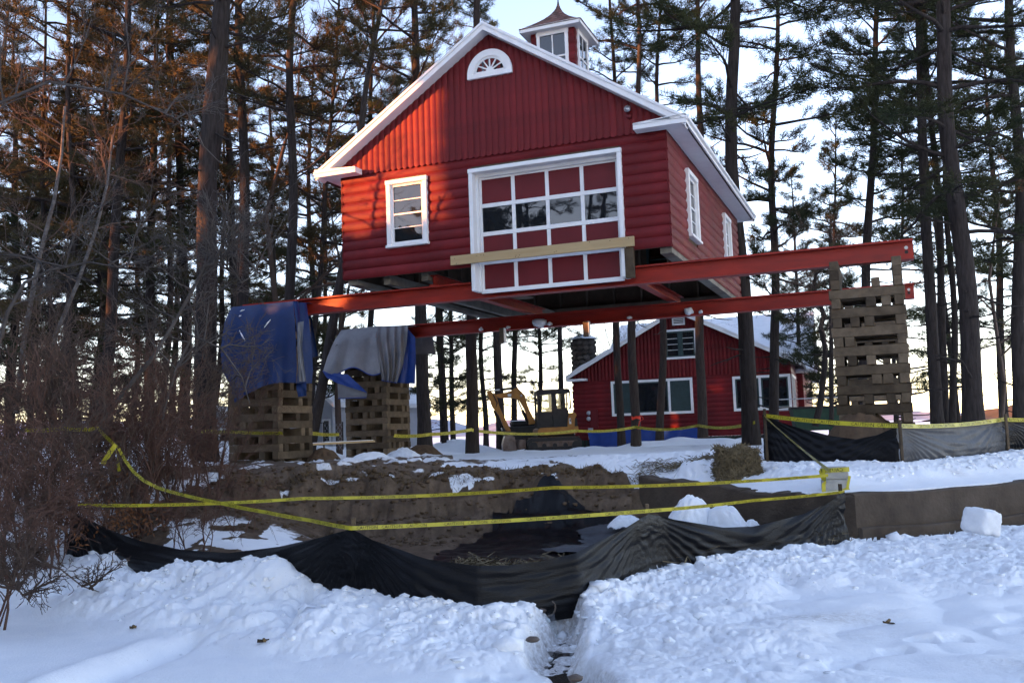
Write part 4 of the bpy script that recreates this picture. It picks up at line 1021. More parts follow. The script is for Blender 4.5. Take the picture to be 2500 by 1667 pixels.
def snow_cube():
    bm = bmesh.new(); bmesh.ops.create_cube(bm, size=2.0); bmesh.ops.subdivide_edges(bm, edges=bm.edges[:], cuts=9, use_grid_fill=True)
    for v in bm.verts:
        c = v.co; k = (abs(c.x)**7+abs(c.y)**7+abs(c.z)**7)**(1/7); n = math.sin(c.x*5+1)*math.sin(c.y*4.4+2)*math.sin(c.z*5.2)+.6*math.sin(c.x*11)*math.sin(c.y*12+1)*math.sin(c.z*10+2)
        v.co = c/k*(1+.07*n); v.co.x *= 1-.10*v.co.z
    me = bpy.data.meshes.new('snow_block'); bm.to_mesh(me); bm.free(); me.materials.append(MAT['snow']); me.polygons.foreach_set('use_smooth', [True]*len(me.polygons)); return me
o = obj('snow_block', snow_cube()); o.location = at(2396, 1272, 10.5); o.scale = (.15, .15, .135); o.rotation_euler = (.12, .16, .5); tag(o, 'single square block of snow before the concrete wall', 'snow')
# crumbled snow chunks thrown up along the fences: too many to count
def chunks():
    r = np.random.RandomState(12); base = []
    for k in range(5):
        me = blob_mesh('c', 1.0, 90+k, 'snow', 1, .75, .85); base.append((np.array([tuple(v.co) for v in me.vertices]), np.array([tuple(p.vertices) for p in me.polygons]))); bpy.data.meshes.remove(me)
    n = 34000; x = r.rand(n)*15-6; y = 6+r.rand(n)*10
    soil, cr, _ = masks(x, y); td = terrace_d(x, y); d = yf_of(x)-y
    dens = cr*(soil < .3)*((d > .03)*(.06+.94*np.exp(-np.clip(d, 0, 9)/.55)) + (td > .2)*.45*(y < 15))
    keep = r.rand(n) < dens; x = x[keep]; y = y[keep]; td = td[keep]; z = ground(x, y, True); m = len(x)
    s = .008+.045*r.rand(m)**3.5; s = np.where(r.rand(m) < .06, s*1.9, s); VV = []; TT = []; off = 0
    for i in range(m):
        B, F = base[i % 5]; a = r.rand()*6.28; c, sn = math.cos(a), math.sin(a); q = B*s[i]*(np.array([1, .8, .8])+r.rand(3)*.4); q = np.stack((q[:, 0]*c-q[:, 1]*sn, q[:, 0]*sn+q[:, 1]*c, q[:, 2]), -1)
        VV.append(q+np.array([x[i], y[i], z[i]-s[i]*.25])); TT.append(F+off); off += len(B)
    o = obj('snow_chunks', np_mesh('snow_chunks', np.concatenate(VV), T=np.concatenate(TT), mat=MAT['snow'], smooth=True)); tag(o, 'crumbled snow chunks along the fence banks', 'snow', None, 'stuff')
chunks()
def clods():
    r = np.random.RandomState(22); n = 2600; base = []
    for k in range(4):
        me = blob_mesh('c', 1.0, 150+k, 'soil_pile', 1, .5, .8); base.append((np.array([tuple(v.co) for v in me.vertices]), np.array([tuple(p.vertices) for p in me.polygons]))); bpy.data.meshes.remove(me)
    x = r.rand(n)*7.2-5.0; y = yb_of(x)+np.where(r.rand(n) < .45, r.randn(n)*.35+.25, -r.rand(n)*2.2); ok = (terrace_d(x, y) < 0) & (masks(x, y)[0] > .5); x = x[ok]; y = y[ok]; z = ground(x, y, True); m = len(x); s = .008+.05*r.rand(m)**3.2; VV = []; TT = []; off = 0
    for i in range(m):
        B, F = base[i % 4]; q = B*s[i]*(np.array([.8, .8, .7])+r.rand(3)*.5); VV.append(q+np.array([x[i], y[i], z[i]+s[i]*.2])); TT.append(F+off); off += len(B)
    tag(obj('soil_clods', np_mesh('soil_clods', np.concatenate(VV), T=np.concatenate(TT), mat=MAT['clod'])), 'loose soil clods on the pit bank and its edge', 'soil', None, 'stuff')
clods()
# drain pipe mouth, stones in the channel
dp = thing('drain_pipe', 'short brown drain pipe under the fence pouring meltwater', 'pipe', at(1338, 1484, 8.55))
m = MB()
P = []
for q in np.linspace(0, 2*math.pi, 17):
    c, s = math.cos(q), math.sin(q); P.append([(.075*c, .5, .075*s+.03), (.075*c, .0, .075*s), (.06*c, .0, .06*s), (.06*c, .5, .06*s+.03)])
m.grid(P); o = m.build('pipe', MAT['wet_stone'], dp, True); o.rotation_euler = (0, 0, .25)
m = MB(); P = []
for i in range(9):
    t = i/8; P.append([(.02+(j-2)*(.014+.012*t)*1.0, -.03-.14*t, -.03-.02*t-.26*t*t+.01*math.sin(j*2.2)) for j in range(5)])
m.grid(P); m.build('water_jet', MAT['clear_glass'], dp, True)
for i, (px, py, Y, r_, lab) in enumerate(((1322, 1489, 8.5, .045, 'tan pebble at the drain pipe mouth'), (1405, 1655, 6.2, .05, 'dark wet stone at the bottom of the snow channel'), (1300, 1560, 7.4, .05, 'small dark stone at the left side of the snow channel'))):
    o = obj('stone', blob_mesh('stone', 1.0, 120+i, 'wet_stone', 2, .2, .7)); o.location = at(px, py, Y); o.scale = (r_, r_*.9, r_*.7); tag(o, lab, 'stone')
# bits on the snow
def bark_bit(px, py, s, rot, lab):
    p = atz(px, py, .03); z = gz(p.x, p.y); p = atz(px, py, z); t = thing('bark_piece', lab, 'bark', (p.x, p.y, gz(p.x, p.y)+.01), rot)
    P = [[(s*(a-.5)*2, .05*b*s/.06*(1.2-a), .010*math.sin(b*2.6+.3)+.006*abs(a-.5)) for b in np.linspace(-.5, .5, 5)] for a in np.linspace(0, 1, 6)]
    MB().grid(P).build('shell', MAT['timber'], t, True); MB().tube([(s*.1, .02, .01), (s*.35, -.06, .012)], .012, 5).build('splinter', MAT['grass_tuft'], t)
bark_bit(642, 1520, .045, .2, 'curled piece of bark on the snow at lower left')
bark_bit(325, 1490, .03, .5, 'small dark bark chip beside the ski trail')
bark_bit(2170, 1528, .045, 2.4, 'dark bark chip on the snow at lower right')
heap(2445, 1662, 6.25, .11, .09, .10, 'dark earth clod at the bottom right corner', 17, 'soil_pile', 'earth_clod', 'soil')
heap(2490, 1658, 6.3, .06, .06, .06, 'smaller earth clod at the very right edge', 18, 'soil_pile', 'earth_clod', 'soil')

# ------------------------------------------------------------------ tarps
def zp(x, y): return (500+x*.3189, 650+y*.3189)            # detail picture -> photograph pixels
def curve(pts, t):
    pts = [zp(*p) for p in pts]; d = np.concatenate(([0], np.cumsum([math.hypot(pts[i+1][0]-pts[i][0], pts[i+1][1]-pts[i][1]) for i in range(len(pts)-1)]))); d /= d[-1]
    return float(np.interp(t, d, [p[0] for p in pts])), float(np.interp(t, d, [p[1] for p in pts]))
def hang(left, right, v0, v1, seed, amp=.05, nf=5, na=40, nt=30, bottom=None):
    """cloth panel between two hanging edge curves, v0 at the top to v1 at the bottom; returns local barn points"""
    P = []
    for i in range(nt):
        t = i/(nt-1); lx, ly = curve(left, t); rx, ry = curve(right, t); R = []
        for j in range(na):
            a = j/(na-1); sx = lx+(rx-lx)*a; sy = ly+(ry-ly)*a
            if bottom: sy += bottom(a)*t**3
            fold = amp*(.25+.75*t)*math.sin(a*nf*6.28+seed+2.2*math.sin(t*1.7+seed)+3*float(vnoise(np.array([a*2.3]), np.array([t*1.2+seed]), seed)[0]))
            v = v0+(v1-v0)*t**.6+fold + .05*(float(vnoise(np.array([a*3.0]), np.array([t*3.0]), seed+9)[0])-.5)
            u, z = onbarn(sx, sy, v); R.append((u, v, z))
        P.append(R)
    return P
def local_thing(label): return thing('tarp', label, 'tarp', (BX, BY, 0), -BYAW)
tb = local_thing('dark blue tarp draped over the left crib and beam end')
fr = hang([(205, 312), (150, 430), (120, 640), (135, 800), (200, 920), (228, 1045)], [(675, 268), (690, 420), (700, 620), (705, 780), (698, 893)], -.24, -.46, 4, .045, 3, bottom=lambda a: -18*math.sin(a*3.14))
m = MB(); m.grid(fr)
topf = fr[0]; topb = [(u+.02, 1.12, z-.02+.03*math.sin(k*.5)) for k, (u, v, z) in enumerate(topf)]; mid = [(u, .45, z+.035+.02*math.sin(k*.9)) for k, (u, v, z) in enumerate(topf)]
m.grid([topf, mid, topb]); m.grid([[(u, v+.25*t+.04*math.sin(k*.7), z-.9*t) for k, (u, v, z) in enumerate([(topb[0][0]-.15+(p[0]-topb[0][0])*.72, p[1], p[2]) for p in topb])] for t in np.linspace(0, 1, 8)])
m.build('sheet', MAT['tarp_blue'], tb, True)
sd = [[(fr[i][-1][0]+.05*j/9+.05*math.sin(j*.9), fr[i][-1][1]+.34*j/9, fr[i][-1][2]) for j in range(10)] for i in range(0, 30)]
MB().grid([[(r[j][0]+.03*math.sin(j*2+i*.1), r[j][1], r[j][2]) for j in range(10)] for i, r in enumerate(sd)]).build('side_sheet', MAT['tarp_blue'], tb, True)
fl = hang([(712, 430), (708, 600), (722, 880)], [(758, 420), (745, 620), (776, 880)], -.42, -.52, 9, .02, 1, 10, 16); MB().grid(fl).build('grey_flap', MAT['tarp_grey'], tb, True)
fl = hang([(700, 886), (702, 940), (715, 1000)], [(778, 884), (778, 930), (778, 990)], -.40, -.50, 2, .02, 1, 10, 8); MB().grid(fl).build('lower_flap', MAT['tarp_blue'], tb, True)
for a, b, c in (((455, 470), (500, 405), .0), ((260, 385), (275, 375), 0), ((265, 490), (303, 570), 0), ((270, 345), (300, 332), 0)):
    vv = -.47; (u0, z0), (u1, z1) = onbarn(*zp(*a), vv), onbarn(*zp(*b), vv)
    MB().tube([(u0, vv, z0), ((u0+u1)/2+.01, vv-.01, (z0+z1)/2), (u1, vv+.02, z1)], [.004, .014, .004], 6).build('snow_streak', MAT['snow'], tb)
tg_ = local_thing('silver grey tarp with blue lining over the rear left crib')
V0 = B2V-.68; V1 = B2V-.90
ga = hang([(1045, 488), (985, 580), (940, 690), (905, 800)], [(1325, 458), (1308, 540), (1330, 680), (1347, 806)], V0, V1, 6, .035, 2.2, bottom=lambda a: 9*math.sin(a*9)); MB().grid(ga).build('front_sheet', MAT['tarp_grey'], tg_, True)
hem = [(u, v-.008, z) for u, v, z in ga[-1]]; MB().tube(hem, .014, 6).build('hem', MAT['tarp_bright'], tg_, True)
gb_ = hang([(1322, 458), (1310, 560), (1345, 800), (1352, 872)], [(1556, 452), (1545, 600), (1510, 780), (1470, 892)], V0+.02, V1+.02, 2, .075, 3.6); MB().grid(gb_).build('gathered_sheet', MAT['tarp_grey'], tg_, True)
MB().tube([(u, v-.006, z) for u, v, z in gb_[-1]], .013, 6).build('hem', MAT['tarp_bright'], tg_, True)
bf = hang([(1548, 470), (1540, 600), (1505, 780), (1468, 890)], [(1612, 545), (1616, 700), (1610, 900)], V0+.04, V1+.15, 7, .03, 1.5, 16, 20); MB().grid(bf).build('blue_flap', MAT['tarp_bright'], tg_, True)
tf = ga[0]+gb_[0]; m = MB(); m.grid([tf, [(u, B2V, z+.03+.012*math.sin(k)) for k, (u, v, z) in enumerate(tf)], [(u, B2V+.62, z-.05) for u, v, z in tf], [(u, B2V+.75, z-.6) for u, v, z in tf]]); m.build('back_sheet', MAT['tarp_grey'], tg_, True)
cf = hang([(905, 808), (930, 850), (1015, 895)], [(1095, 828), (1180, 905), (1245, 968)], V1-.01, V1-.10, 5, .015, 1, 14, 12); MB().grid(cf).build('folded_corner', MAT['tarp_bright'], tg_, True)
cg = hang([(1016, 893), (1018, 950), (1022, 1012)], [(1243, 970), (1242, 985), (1236, 1004)], V1-.06, V1-.02, 8, .012, 1, 14, 10); MB().grid(cg).build('corner_lining', MAT['tarp_grey'], tg_, True)
MB().tube([(u, v-.006, z) for u, v, z in cg[-1]], .012, 6).build('hem', MAT['tarp_bright'], tg_, True)
# ------------------------------------------------------------------ the far red house
HYAW = .33; _hc, _hs = math.cos(HYAW), math.sin(HYAW)
h0 = at(1404, 1060, 43.5)
def house_u(sx):
    r_ = ray(sx, 1000); k = r_.x/r_.y            # x = k*y on the facade line
    return (k*h0.y-h0.x)/(_hc+k*_hs)
HW = house_u(1937); HZ0 = at(1408, 1075, 43.5).z; HZ1 = at(1403, 931, 43.5).z
gpos = (h0.x, h0.y, 0)
hs = thing('red_house', 'red two storey house with snowy roof behind the excavator', 'house', gpos, -HYAW)
def onhouse(sx, sy, v=0.0):
    d = ray(sx, sy); o = Vector((-h0.x, -h0.y, EYE)); f = lambda p: (p.x*_hc-p.y*_hs, p.x*_hs+p.y*_hc)
    ou, ov = f(o); du, dv = f(d); t = (v-ov)/dv; return ou+du*t, EYE+d.z*t
pku, pkz = onhouse(1653, 762); elu, elz = onhouse(1388, 926); eru, erz = onhouse(1957, 889)
HD = 5.5; MD = 13.0
def roof_u(u): return pkz-(pkz-elz)*(pku-u)/(pku-elu) if u < pku else pkz-(pkz-erz)*(u-pku)/(eru-pku)
# walls
MB().box(.04, HW-.04, .04, MD, HZ0-.0, HZ1).build('wall', MAT['red_panel'], hs)
MB().prism([(.05, HZ1+.001), (HW-.05, HZ1+.001), (HW-.05, roof_u(HW)-.02), (pku, pkz-.05), (.05, roof_u(.0)-.02)], .04, HD).build('gable_wall', MAT['red_panel'], hs)
NRH = 13; rh = (HZ1-HZ0)/NRH
def zoom5(x, y): return (1150+x*.3827, 750+y*.3827)
def wrect(x0, y0, x1, y1):
    (ua, za), (ub, zb_) = onhouse(*zoom5(x0, y0)), onhouse(*zoom5(x1, y1)); return ua, ub, min(za, zb_), max(za, zb_)
WIN = [wrect(892, 474, 1423, 674), wrect(1666, 443, 2050, 648)]
UPW = wrect(1228, 148, 1447, 323); VENT = wrect(1283, 70, 1366, 112)
def hlog(L):
    n = 4; R0 = [(0, -.03*math.sin(math.pi*i/n), rh*i/n) for i in range(n+1)]; R1 = [(L, b, c) for a, b, c in R0]
    return MB().grid([R0, R1]).mesh('board', MAT['red_board'])
for r in range(NRH):
    for a, b in cut(0, HW, HZ0+r*rh, HZ0+(r+1)*rh, [(w[0]+.05, w[1]-.05, w[2]+.05, w[3]-.05) for w in WIN]):
        o = obj('board', hlog(b-a), hs); o.location = (a, .035, HZ0+r*rh)
    o = obj('board', hlog(MD-.1), hs); o.location = (HW-.035, .05, HZ0+r*rh); o.rotation_euler = (0, 0, math.pi/2)
NVH = 58; vw = HW/NVH
for k in range(NVH):
    u0, n = k*vw, 4; zt = lambda u: roof_u(u)-.02
    bot = [(vw*i/n, .03-.05*math.sin(math.pi*i/n)-.03, HZ1-.03) for i in range(n+1)]; top = [(vw*i/n, .03-.05*math.sin(math.pi*i/n)-.03, max(HZ1, zt(u0+vw*i/n))) for i in range(n+1)]
    m = MB().grid([bot, top]); m.add(bot, [tuple(range(n+1))]); o = m.build('board', MAT['red_board'], hs); o.location = (u0, 0, 0)
def hwindow(w, cols, casing=.11, rows=None, screens=()):
    g = bpy.data.objects.new('window', None); COL.objects.link(g); g.parent = hs; g.location = (w[0], -.03, w[2])
    W_, H_ = w[1]-w[0], w[3]-w[2]; c = MB()
    c.box(0, casing, -.03, .08, 0, H_); c.box(W_-casing, W_, -.03, .08, 0, H_); c.box(casing, W_-casing, -.03, .08, 0, casing); c.box(casing, W_-casing, -.03, .08, H_-casing, H_); c.build('casing', MAT['white_paint'], g)
    e = [casing+(W_-2*casing)*f for f in cols]
    for k in range(len(e)-1):
        a, b = e[k], e[k+1]
        if k: MB().box(a-.05, a+.05, -.02, .08, casing, H_-casing).build('mullion', MAT['white_paint' if rows is None else 'teal_trim'], g)
        a2, b2 = a+(.05 if k else 0), b-(.05 if k < len(e)-2 else 0)
        f = MB(); q = .06; f.box(a2, a2+q, .0, .05, casing, H_-casing); f.box(b2-q, b2, .0, .05, casing, H_-casing); f.box(a2+q, b2-q, .0, .05, casing, casing+q); f.box(a2+q, b2-q, .0, .05, H_-casing-q, H_-casing); f.build('sash', MAT['teal_trim'], g)
        nr = rows if rows else (4 if k in screens else 1); z0, z1 = casing+q, H_-casing-q
        for r in range(nr):
            zz = z0+(z1-z0)*r/nr
            if r: MB().box(a2+q, b2-q, .015, .035, zz-.013, zz+.013).build('glazing_bar', MAT['teal_trim' if not rows else 'decal'], g)
        MB().box(a2+q, b2-q, .03, .034, z0, z1).build('pane', MAT['window_glass' if k not in screens else 'teal_trim'], g)
    return g
hwindow(WIN[0], [0, .235, .73, 1], screens=(0, 2)); hwindow(WIN[1], [0, .47, 1]); hwindow(UPW, [0, .5, 1], .09, rows=4).location.y = -.10
g = MB(); g.box(VENT[0], VENT[1], -.10, -.03, VENT[2], VENT[3]); g.build('vent', MAT['white_paint'], hs)
for k in range(3):
    z = VENT[2]+(VENT[3]-VENT[2])*(.25+.22*k); MB().box(VENT[0]+.07, VENT[1]-.07, -.106, -.10, z, z+.035).build('vent_slot', MAT['ex_dark'], hs)
# side wall corner windows
sw_ = MB(); sz0, sz1 = WIN[1][2], WIN[1][3]
for k in range(3):
    v = .15+k*.95
    m = MB(); m.box(HW-.03, HW+.04, v, v+.09, sz0, sz1); m.box(HW-.03, HW+.04, v+.09, v+.95, sz1-.11, sz1); m.box(HW-.03, HW+.04, v+.09, v+.95, sz0, sz0+.11); m.build('side_casing', MAT['white_paint'], hs)
    MB().box(HW-.02, HW-.012, v+.09, v+.95, sz0+.11, sz1-.11).build('pane', MAT['window_glass'], hs)
# roofs with snow
OFH = .45
for sgn in (0, 1):
    eu, ez = (elu, elz) if sgn == 0 else (eru, erz)
    MB().prism([(pku, pkz), (pku, pkz+.10), (eu, ez+.10), (eu, ez)], -OFH+.03, HD+2.5).build('roof', MAT['roof_dark'], hs)
    MB().prism([(pku, pkz-.07), (pku, pkz+.105), (eu, ez+.105), (eu, ez-.07)], -OFH-.03, -OFH+.028).build('rake_board', MAT['white_paint'], hs)
    n = 30; P = []
    for i in range(n+1):
        t = i/n; u = pku+(eu-pku)*t; z = pkz+(ez-pkz)*t+.10
        P.append([(u, -OFH-.05+.02*math.sin(t*23), z), (u, -OFH-.04, z+.05+.025*math.sin(t*31+sgn)), (u, 0, z+.09), (u, HD+2.4, z+.09)])
    MB().grid(P).build('snow_cover', MAT['snow'], hs, True)
MB().box(elu, elu+.9, -OFH, -.01, elz-.12, elz-.02).build('cornice_return', MAT['white_paint'], hs)
# main block behind with a snow covered roof and a gable end on the right
ru1 = onhouse(1984, 900, HD+6)[0]; rdz = onhouse(1963, 772, HD+6)[1]; ml = -.2; mr = HW+.75; mv = (HD-.4, HD+6, HD+12.4); me_z = HZ1+.35
MB().prism([(mv[0]+.3, HZ0), (mv[2]-.3, HZ0), (mv[2]-.3, me_z), (mv[1], rdz-.1), (mv[0]+.3, me_z)], .2, HW+.25, 'x').build('rear_wall', MAT['red_board'], hs)
for a, b in ((0, 1), (1, 2)):
    z0, z1 = (me_z-.25, rdz) if a == 0 else (rdz, me_z-.25)
    MB().prism([(mv[a], z0), (mv[b], z1), (mv[b], z1+.12), (mv[a], z0+.12)], ml, mr, 'x').build('rear_roof', MAT['white_paint'], hs)
    MB().prism([(mv[a]-.03, z0+.122), (mv[b], z1+.122), (mv[b], z1+.24), (mv[a]-.03, z0+.2)], ml-.02, mr+.03, 'x').build('snow_cover', MAT['snow'], hs)
# lattice skirt
sk = MB(); sk.box(.0, HW, .06, .09, HZ0-.5, HZ0-.005); sk.build('skirt', MAT['ex_dark'], hs)
for k in range(60):
    u = HW*k/60; MB().box(u, u+.05, .02, .055, HZ0-.5, HZ0).build('slat', MAT['green_paint'], hs)
# meters on the wall
for k, (sx, sy) in enumerate(((1438, 1008), (1438, 1022))):
    u, z = onhouse(sx, sy); MB().tube([(u, -.03, z), (u, -.12, z)], [.10, .085], 14).build('meter', MAT['steel'], hs, True)
u, z = onhouse(1452, 1025); MB().box(u-.16, u+.16, -.10, -.005, z-.35, z+.45).build('meter_box', MAT['red_panel'], hs)
u, z = onhouse(1443, 1050); MB().box(u-.1, u+.1, -.12, -.005, z-.4, z+.1).build('conduit_box', MAT['siding_grey'], hs)
# chimney of field stones, left end
cu0, cz = onhouse(1424, 828, 3.2); cr_, cb = .62, HZ0-.4
ch = bpy.data.objects.new('chimney', None); COL.objects.link(ch); ch.parent = hs; ch.location = (cu0, 3.2, 0)
MB().tube([(0, 0, cb), (0, 0, HZ1+.5), (0, 0, cz)], [cr_*.95, cr_*.93, cr_*.86], 18).build('chimney_core', MAT['mortar'], ch, True)
STN = [blob_mesh('stone', 1.0, 200+i, 'stone', 1, .25, 1.0) for i in range(5)]
random.seed(4); zz = cb+.1
while zz < cz:
    n = 11; o_ = random.random()
    for i in range(n):
        q = 2*math.pi*(i+o_)/n
        if math.sin(q) > .45: continue
        r_ = cr_*(.93-.05*(zz-cb)/(cz-cb)); o = obj('stone', random.choice(STN), ch); o.location = (r_*math.cos(q), r_*math.sin(q), zz+random.uniform(-.04, .04)); o.scale = (.19*random.uniform(.8, 1.1), .10, .125*random.uniform(.8, 1.15)); o.rotation_euler = (0, random.uniform(-.3, .3), q+math.pi/2)
    zz += .235
o = obj('snow_cap', heap_mesh('snow_cap', 31), ch); o.location = (0, 0, cz); o.scale = (.62, .62, .22)
# blue tarp along the foundation
bt = thing('blue_tarp', 'bright blue tarp strip along the foot of the far house', 'tarp', gpos, -HYAW)
P = []
for i in range(40):
    t = i/39; ta = (1432+t*(1728-1432)); tp = onhouse(ta, 1052-.030*(ta-1432)-(0 if t < .96 else 4), -.35)
    b_ = onhouse(ta+(10*(1-t) if t < .1 else 0), 1083-.02*(ta-1432), -.7); P.append([(tp[0], -.28, tp[1]), ((tp[0]+b_[0])/2, -.45+.05*math.sin(i*1.3), (tp[1]+b_[1])/2), (b_[0], -.75+.08*math.sin(i*.7), b_[1]-.35)])
MB().grid(P).build('sheet', MAT['tarp_bright'], bt, True)

# ------------------------------------------------------------------ excavator
exo = at(1150+1500*.12755, 920+1400*.12755, 38.0)
EXS = 38.0/FPX*.12755
ex = thing('excavator', 'small dirty yellow excavator with black cab parked beside the far house', 'excavator', (exo.x, exo.y, exo.z+.02), .10)
def E(x, y): return ((x-1500)*EXS, (1400-y)*EXS)
def ep(pts, y0, y1, name, mname, par=ex): return MB().prism([E(*p) for p in pts], y0, y1).build(name, MAT[mname], par)
def pill(cx0, cx1, z0, z1, n=8):
    r_ = (z1-z0)/2; P = []
    for i in range(n+1): a = math.pi/2+math.pi*i/n; P.append((cx0+r_+r_*math.cos(a), z0+r_+r_*math.sin(a)))
    for i in range(n+1): a = -math.pi/2+math.pi*i/n; P.append((cx1-r_+r_*math.cos(a), z0+r_+r_*math.sin(a)))
    return P
for y0, y1 in ((-.98, -.62), (.62, .98)):
    tr = bpy.data.objects.new('track', None); COL.objects.link(tr); tr.parent = ex
    x0, x1 = E(1020, 0)[0], E(2060, 0)[0]; MB().prism(pill(x0, x1, 0, .48), y0, y1).build('belt', MAT['ex_dark'], tr)
    for k in range(16):
        xx = x0+.12+(x1-x0-.24)*k/15
        MB().box(xx-.03, xx+.03, y0-.01, y1+.01, -.015, .02).build('grouser', MAT['ex_rust'], tr); MB().box(xx-.03, xx+.03, y0-.01, y1+.01, .465, .50).build('grouser', MAT['ex_rust'], tr)
    MB().box(x0+.2, x1-.2, y0-.03, y0+.02, .13, .34).build('track_frame', MAT['ex_rust'], tr)
    for k in range(5):
        xx = x0+.25+(x1-x0-.5)*k/4; MB().tube([(xx, y0-.05, .17), (xx, y0, .17)], .09 if 0 < k < 4 else .16, 12).build('roller', MAT['ex_dark'], tr)
MB().box(E(1250, 0)[0], E(1950, 0)[0], -.6, .6, .25, .62).build('undercarriage', MAT['ex_dark'], ex)
ep([(890, 1190), (1000, 1190), (1000, 1360), (870, 1375), (880, 1280)], -.95, .95, 'dozer_blade', 'ex_rust')
for y in (-.4, .4): MB().tube([(E(950, 0)[0], y, .22), (E(1300, 0)[0], y, .30)], .06, 8).build('blade_arm', MAT['ex_rust'], ex)
ep([(1250, 1010), (1300, 985), (2005, 975), (2010, 1060), (1960, 1110), (1300, 1125), (1240, 1090)], -.85, .85, 'body', 'ex_yellow')
ep([(1290, 1110), (1960, 1105), (1900, 1180), (1340, 1180)], -.55, .55, 'turntable', 'ex_dark')
ep([(1805, 985), (1820, 800), (1850, 725), (1950, 720), (1985, 770), (1950, 830), (1935, 985)], -.86, .86, 'counterweight', 'ex_yellow')
ep([(1940, 990), (1945, 830), (2000, 830), (2010, 980)], -.7, .7, 'rear_grille', 'ex_dark')
ep([(1832, 825), (1868, 825), (1878, 930), (1840, 930)], -.868, -.863, 'decal', 'decal'); ep([(1845, 842), (1862, 842), (1866, 885), (1848, 885)], -.872, -.869, 'decal_mark', 'ink')
# cab
cb_ = bpy.data.objects.new('cab', None); COL.objects.link(cb_); cb_.parent = ex
cy0, cy1 = -.84, .10
ep([(1255, 690), (1520, 670), (1610, 690), (1640, 590), (1730, 560), (1800, 640), (1840, 680), (1810, 985), (1255, 985)], cy0+.03, cy1-.03, 'lower_panel', 'ex_dark', cb_)
ep([(1250, 300), (1285, 275), (1830, 268), (1870, 290), (1880, 345), (1830, 348), (1250, 375)], cy0-.02, cy1+.02, 'roof', 'ex_dark', cb_)
for y in (cy0, cy1-.06):
    for pts in ([(1250, 370), (1290, 370), (1290, 985), (1250, 985)], [(1520, 360), (1610, 350), (1625, 985), (1545, 985)], [(1735, 345), (1775, 345), (1785, 640), (1735, 640)], [(1862, 345), (1882, 345), (1890, 640), (1830, 660), (1865, 600)]):
        ep(pts, y, y+.06, 'pillar', 'ex_dark', cb_)
ep([(1290, 372), (1520, 362), (1520, 690), (1290, 700)], cy0+.02, cy0+.03, 'pane', 'clear_glass', cb_); ep([(1625, 350), (1735, 348), (1735, 640), (1625, 640)], cy0+.02, cy0+.03, 'pane', 'clear_glass', cb_)
ep([(1630, 580), (1720, 560), (1735, 800), (1600, 800)], -.6, -.15, 'seat', 'ex_dark', cb_)
MB().tube([(E(1245, 350)[0], cy0-.05, E(0, 350)[1]), (E(1200, 440)[0], cy0-.10, E(0, 440)[1]), (E(1195, 690)[0], cy0-.10, E(0, 690)[1]), (E(1250, 700)[0], cy0-.03, E(0, 700)[1])], .010, 6).build('mirror_bracket', MAT['ex_dark'], cb_)
ep([(1300, 700), (1420, 690), (1480, 740), (1310, 750)], -.7, -.3, 'console', 'ex_rust', cb_)
# boom, stick, bucket
by0, by1 = -.16, .14
ep([(1240, 860), (1225, 900), (1130, 915), (1060, 640), (960, 450), (910, 425), (850, 402), (560, 385), (520, 350), (530, 325), (640, 300), (800, 270), (870, 215), (930, 215), (990, 280), (1045, 340), (1060, 400), (1130, 620)], by0, by1, 'boom', 'ex_yellow')
ep([(940, 210), (880, 185), (850, 200), (860, 245), (940, 250)], by0+.05, by1-.05, 'boom_bracket', 'ex_dark')
ep([(345, 270), (400, 240), (450, 290), (520, 330), (570, 560), (640, 720), (690, 830), (770, 1010), (755, 1045), (690, 1045), (640, 930), (560, 720), (440, 560), (400, 430)], by0+.03, by1-.03, 'stick', 'ex_yellow')
ep([(735, 370), (735, 322), (805, 322), (800, 378)], by0-.006, by0-.002, 'decal', 'decal')
m = MB()
for q in range(1): m.tube([(E(990, 360)[0], by0-.03, E(0, 360)[1]), (E(990, 360)[0], by1+.03, E(0, 360)[1])], .045, 12)
m.build('boom_pin', MAT['steel'], ex, True)
def cyl(p, q, f, nm, y=-.01, r0=.052, r1=.03):
    g_ = bpy.data.objects.new(nm, None); COL.objects.link(g_); g_.parent = ex
    a, b = Vector((E(*p)[0], y, E(*p)[1])), Vector((E(*q)[0], y, E(*q)[1])); c = a.lerp(b, f); MB().tube([a, c], r0, 10).build('barrel', MAT['ex_dark'], g_, True); MB().tube([c, b], r1, 10).build('rod', MAT['steel'], g_, True)
cyl((930, 205), (400, 250), .62, 'stick_cylinder'); cyl((1110, 880), (930, 440), .55, 'boom_cylinder', .0, .06); cyl((470, 620), (615, 1010), .85, 'bucket_cylinder', .0, .045, .025)
ep([(600, 1010), (860, 1035), (855, 1080), (760, 1090), (640, 1085), (590, 1045)], by0+.02, by1-.02, 'bucket_link', 'ex_rust')
bk = bpy.data.objects.new('bucket', None); COL.objects.link(bk); bk.parent = ex
prof = [(655, 1110), (620, 1180), (600, 1270), (605, 1360), (640, 1430), (720, 1460), (820, 1470), (862, 1450)]
m = MB(); m.grid([[(E(*p)[0], -.30, E(*p)[1]) for p in prof], [(E(*p)[0], .30, E(*p)[1]) for p in prof]]); m.build('shell', MAT['bucket_steel'], bk, True)
for y in (-.30, .29): ep(prof+[(865, 1380), (850, 1240), (830, 1130), (760, 1080)], y, y+.012, 'side_plate', 'bucket_steel', bk)
for k in range(4): MB().box(E(855, 0)[0], E(895, 0)[0], -.28+k*.165, -.22+k*.165, E(0, 1470)[1], E(0, 1450)[1]).build('tooth', MAT['ex_rust'], bk)
for k in range(2): MB().tube([(E(450+k*10, 300)[0], by0-.02, E(0, 320)[1]), (E(520+k*12, 480)[0], by0-.05, E(0, 480)[1]), (E(500, 560)[0], by0-.02, E(0, 570)[1])], .013, 6).build('hose', MAT['ex_dark'], ex)
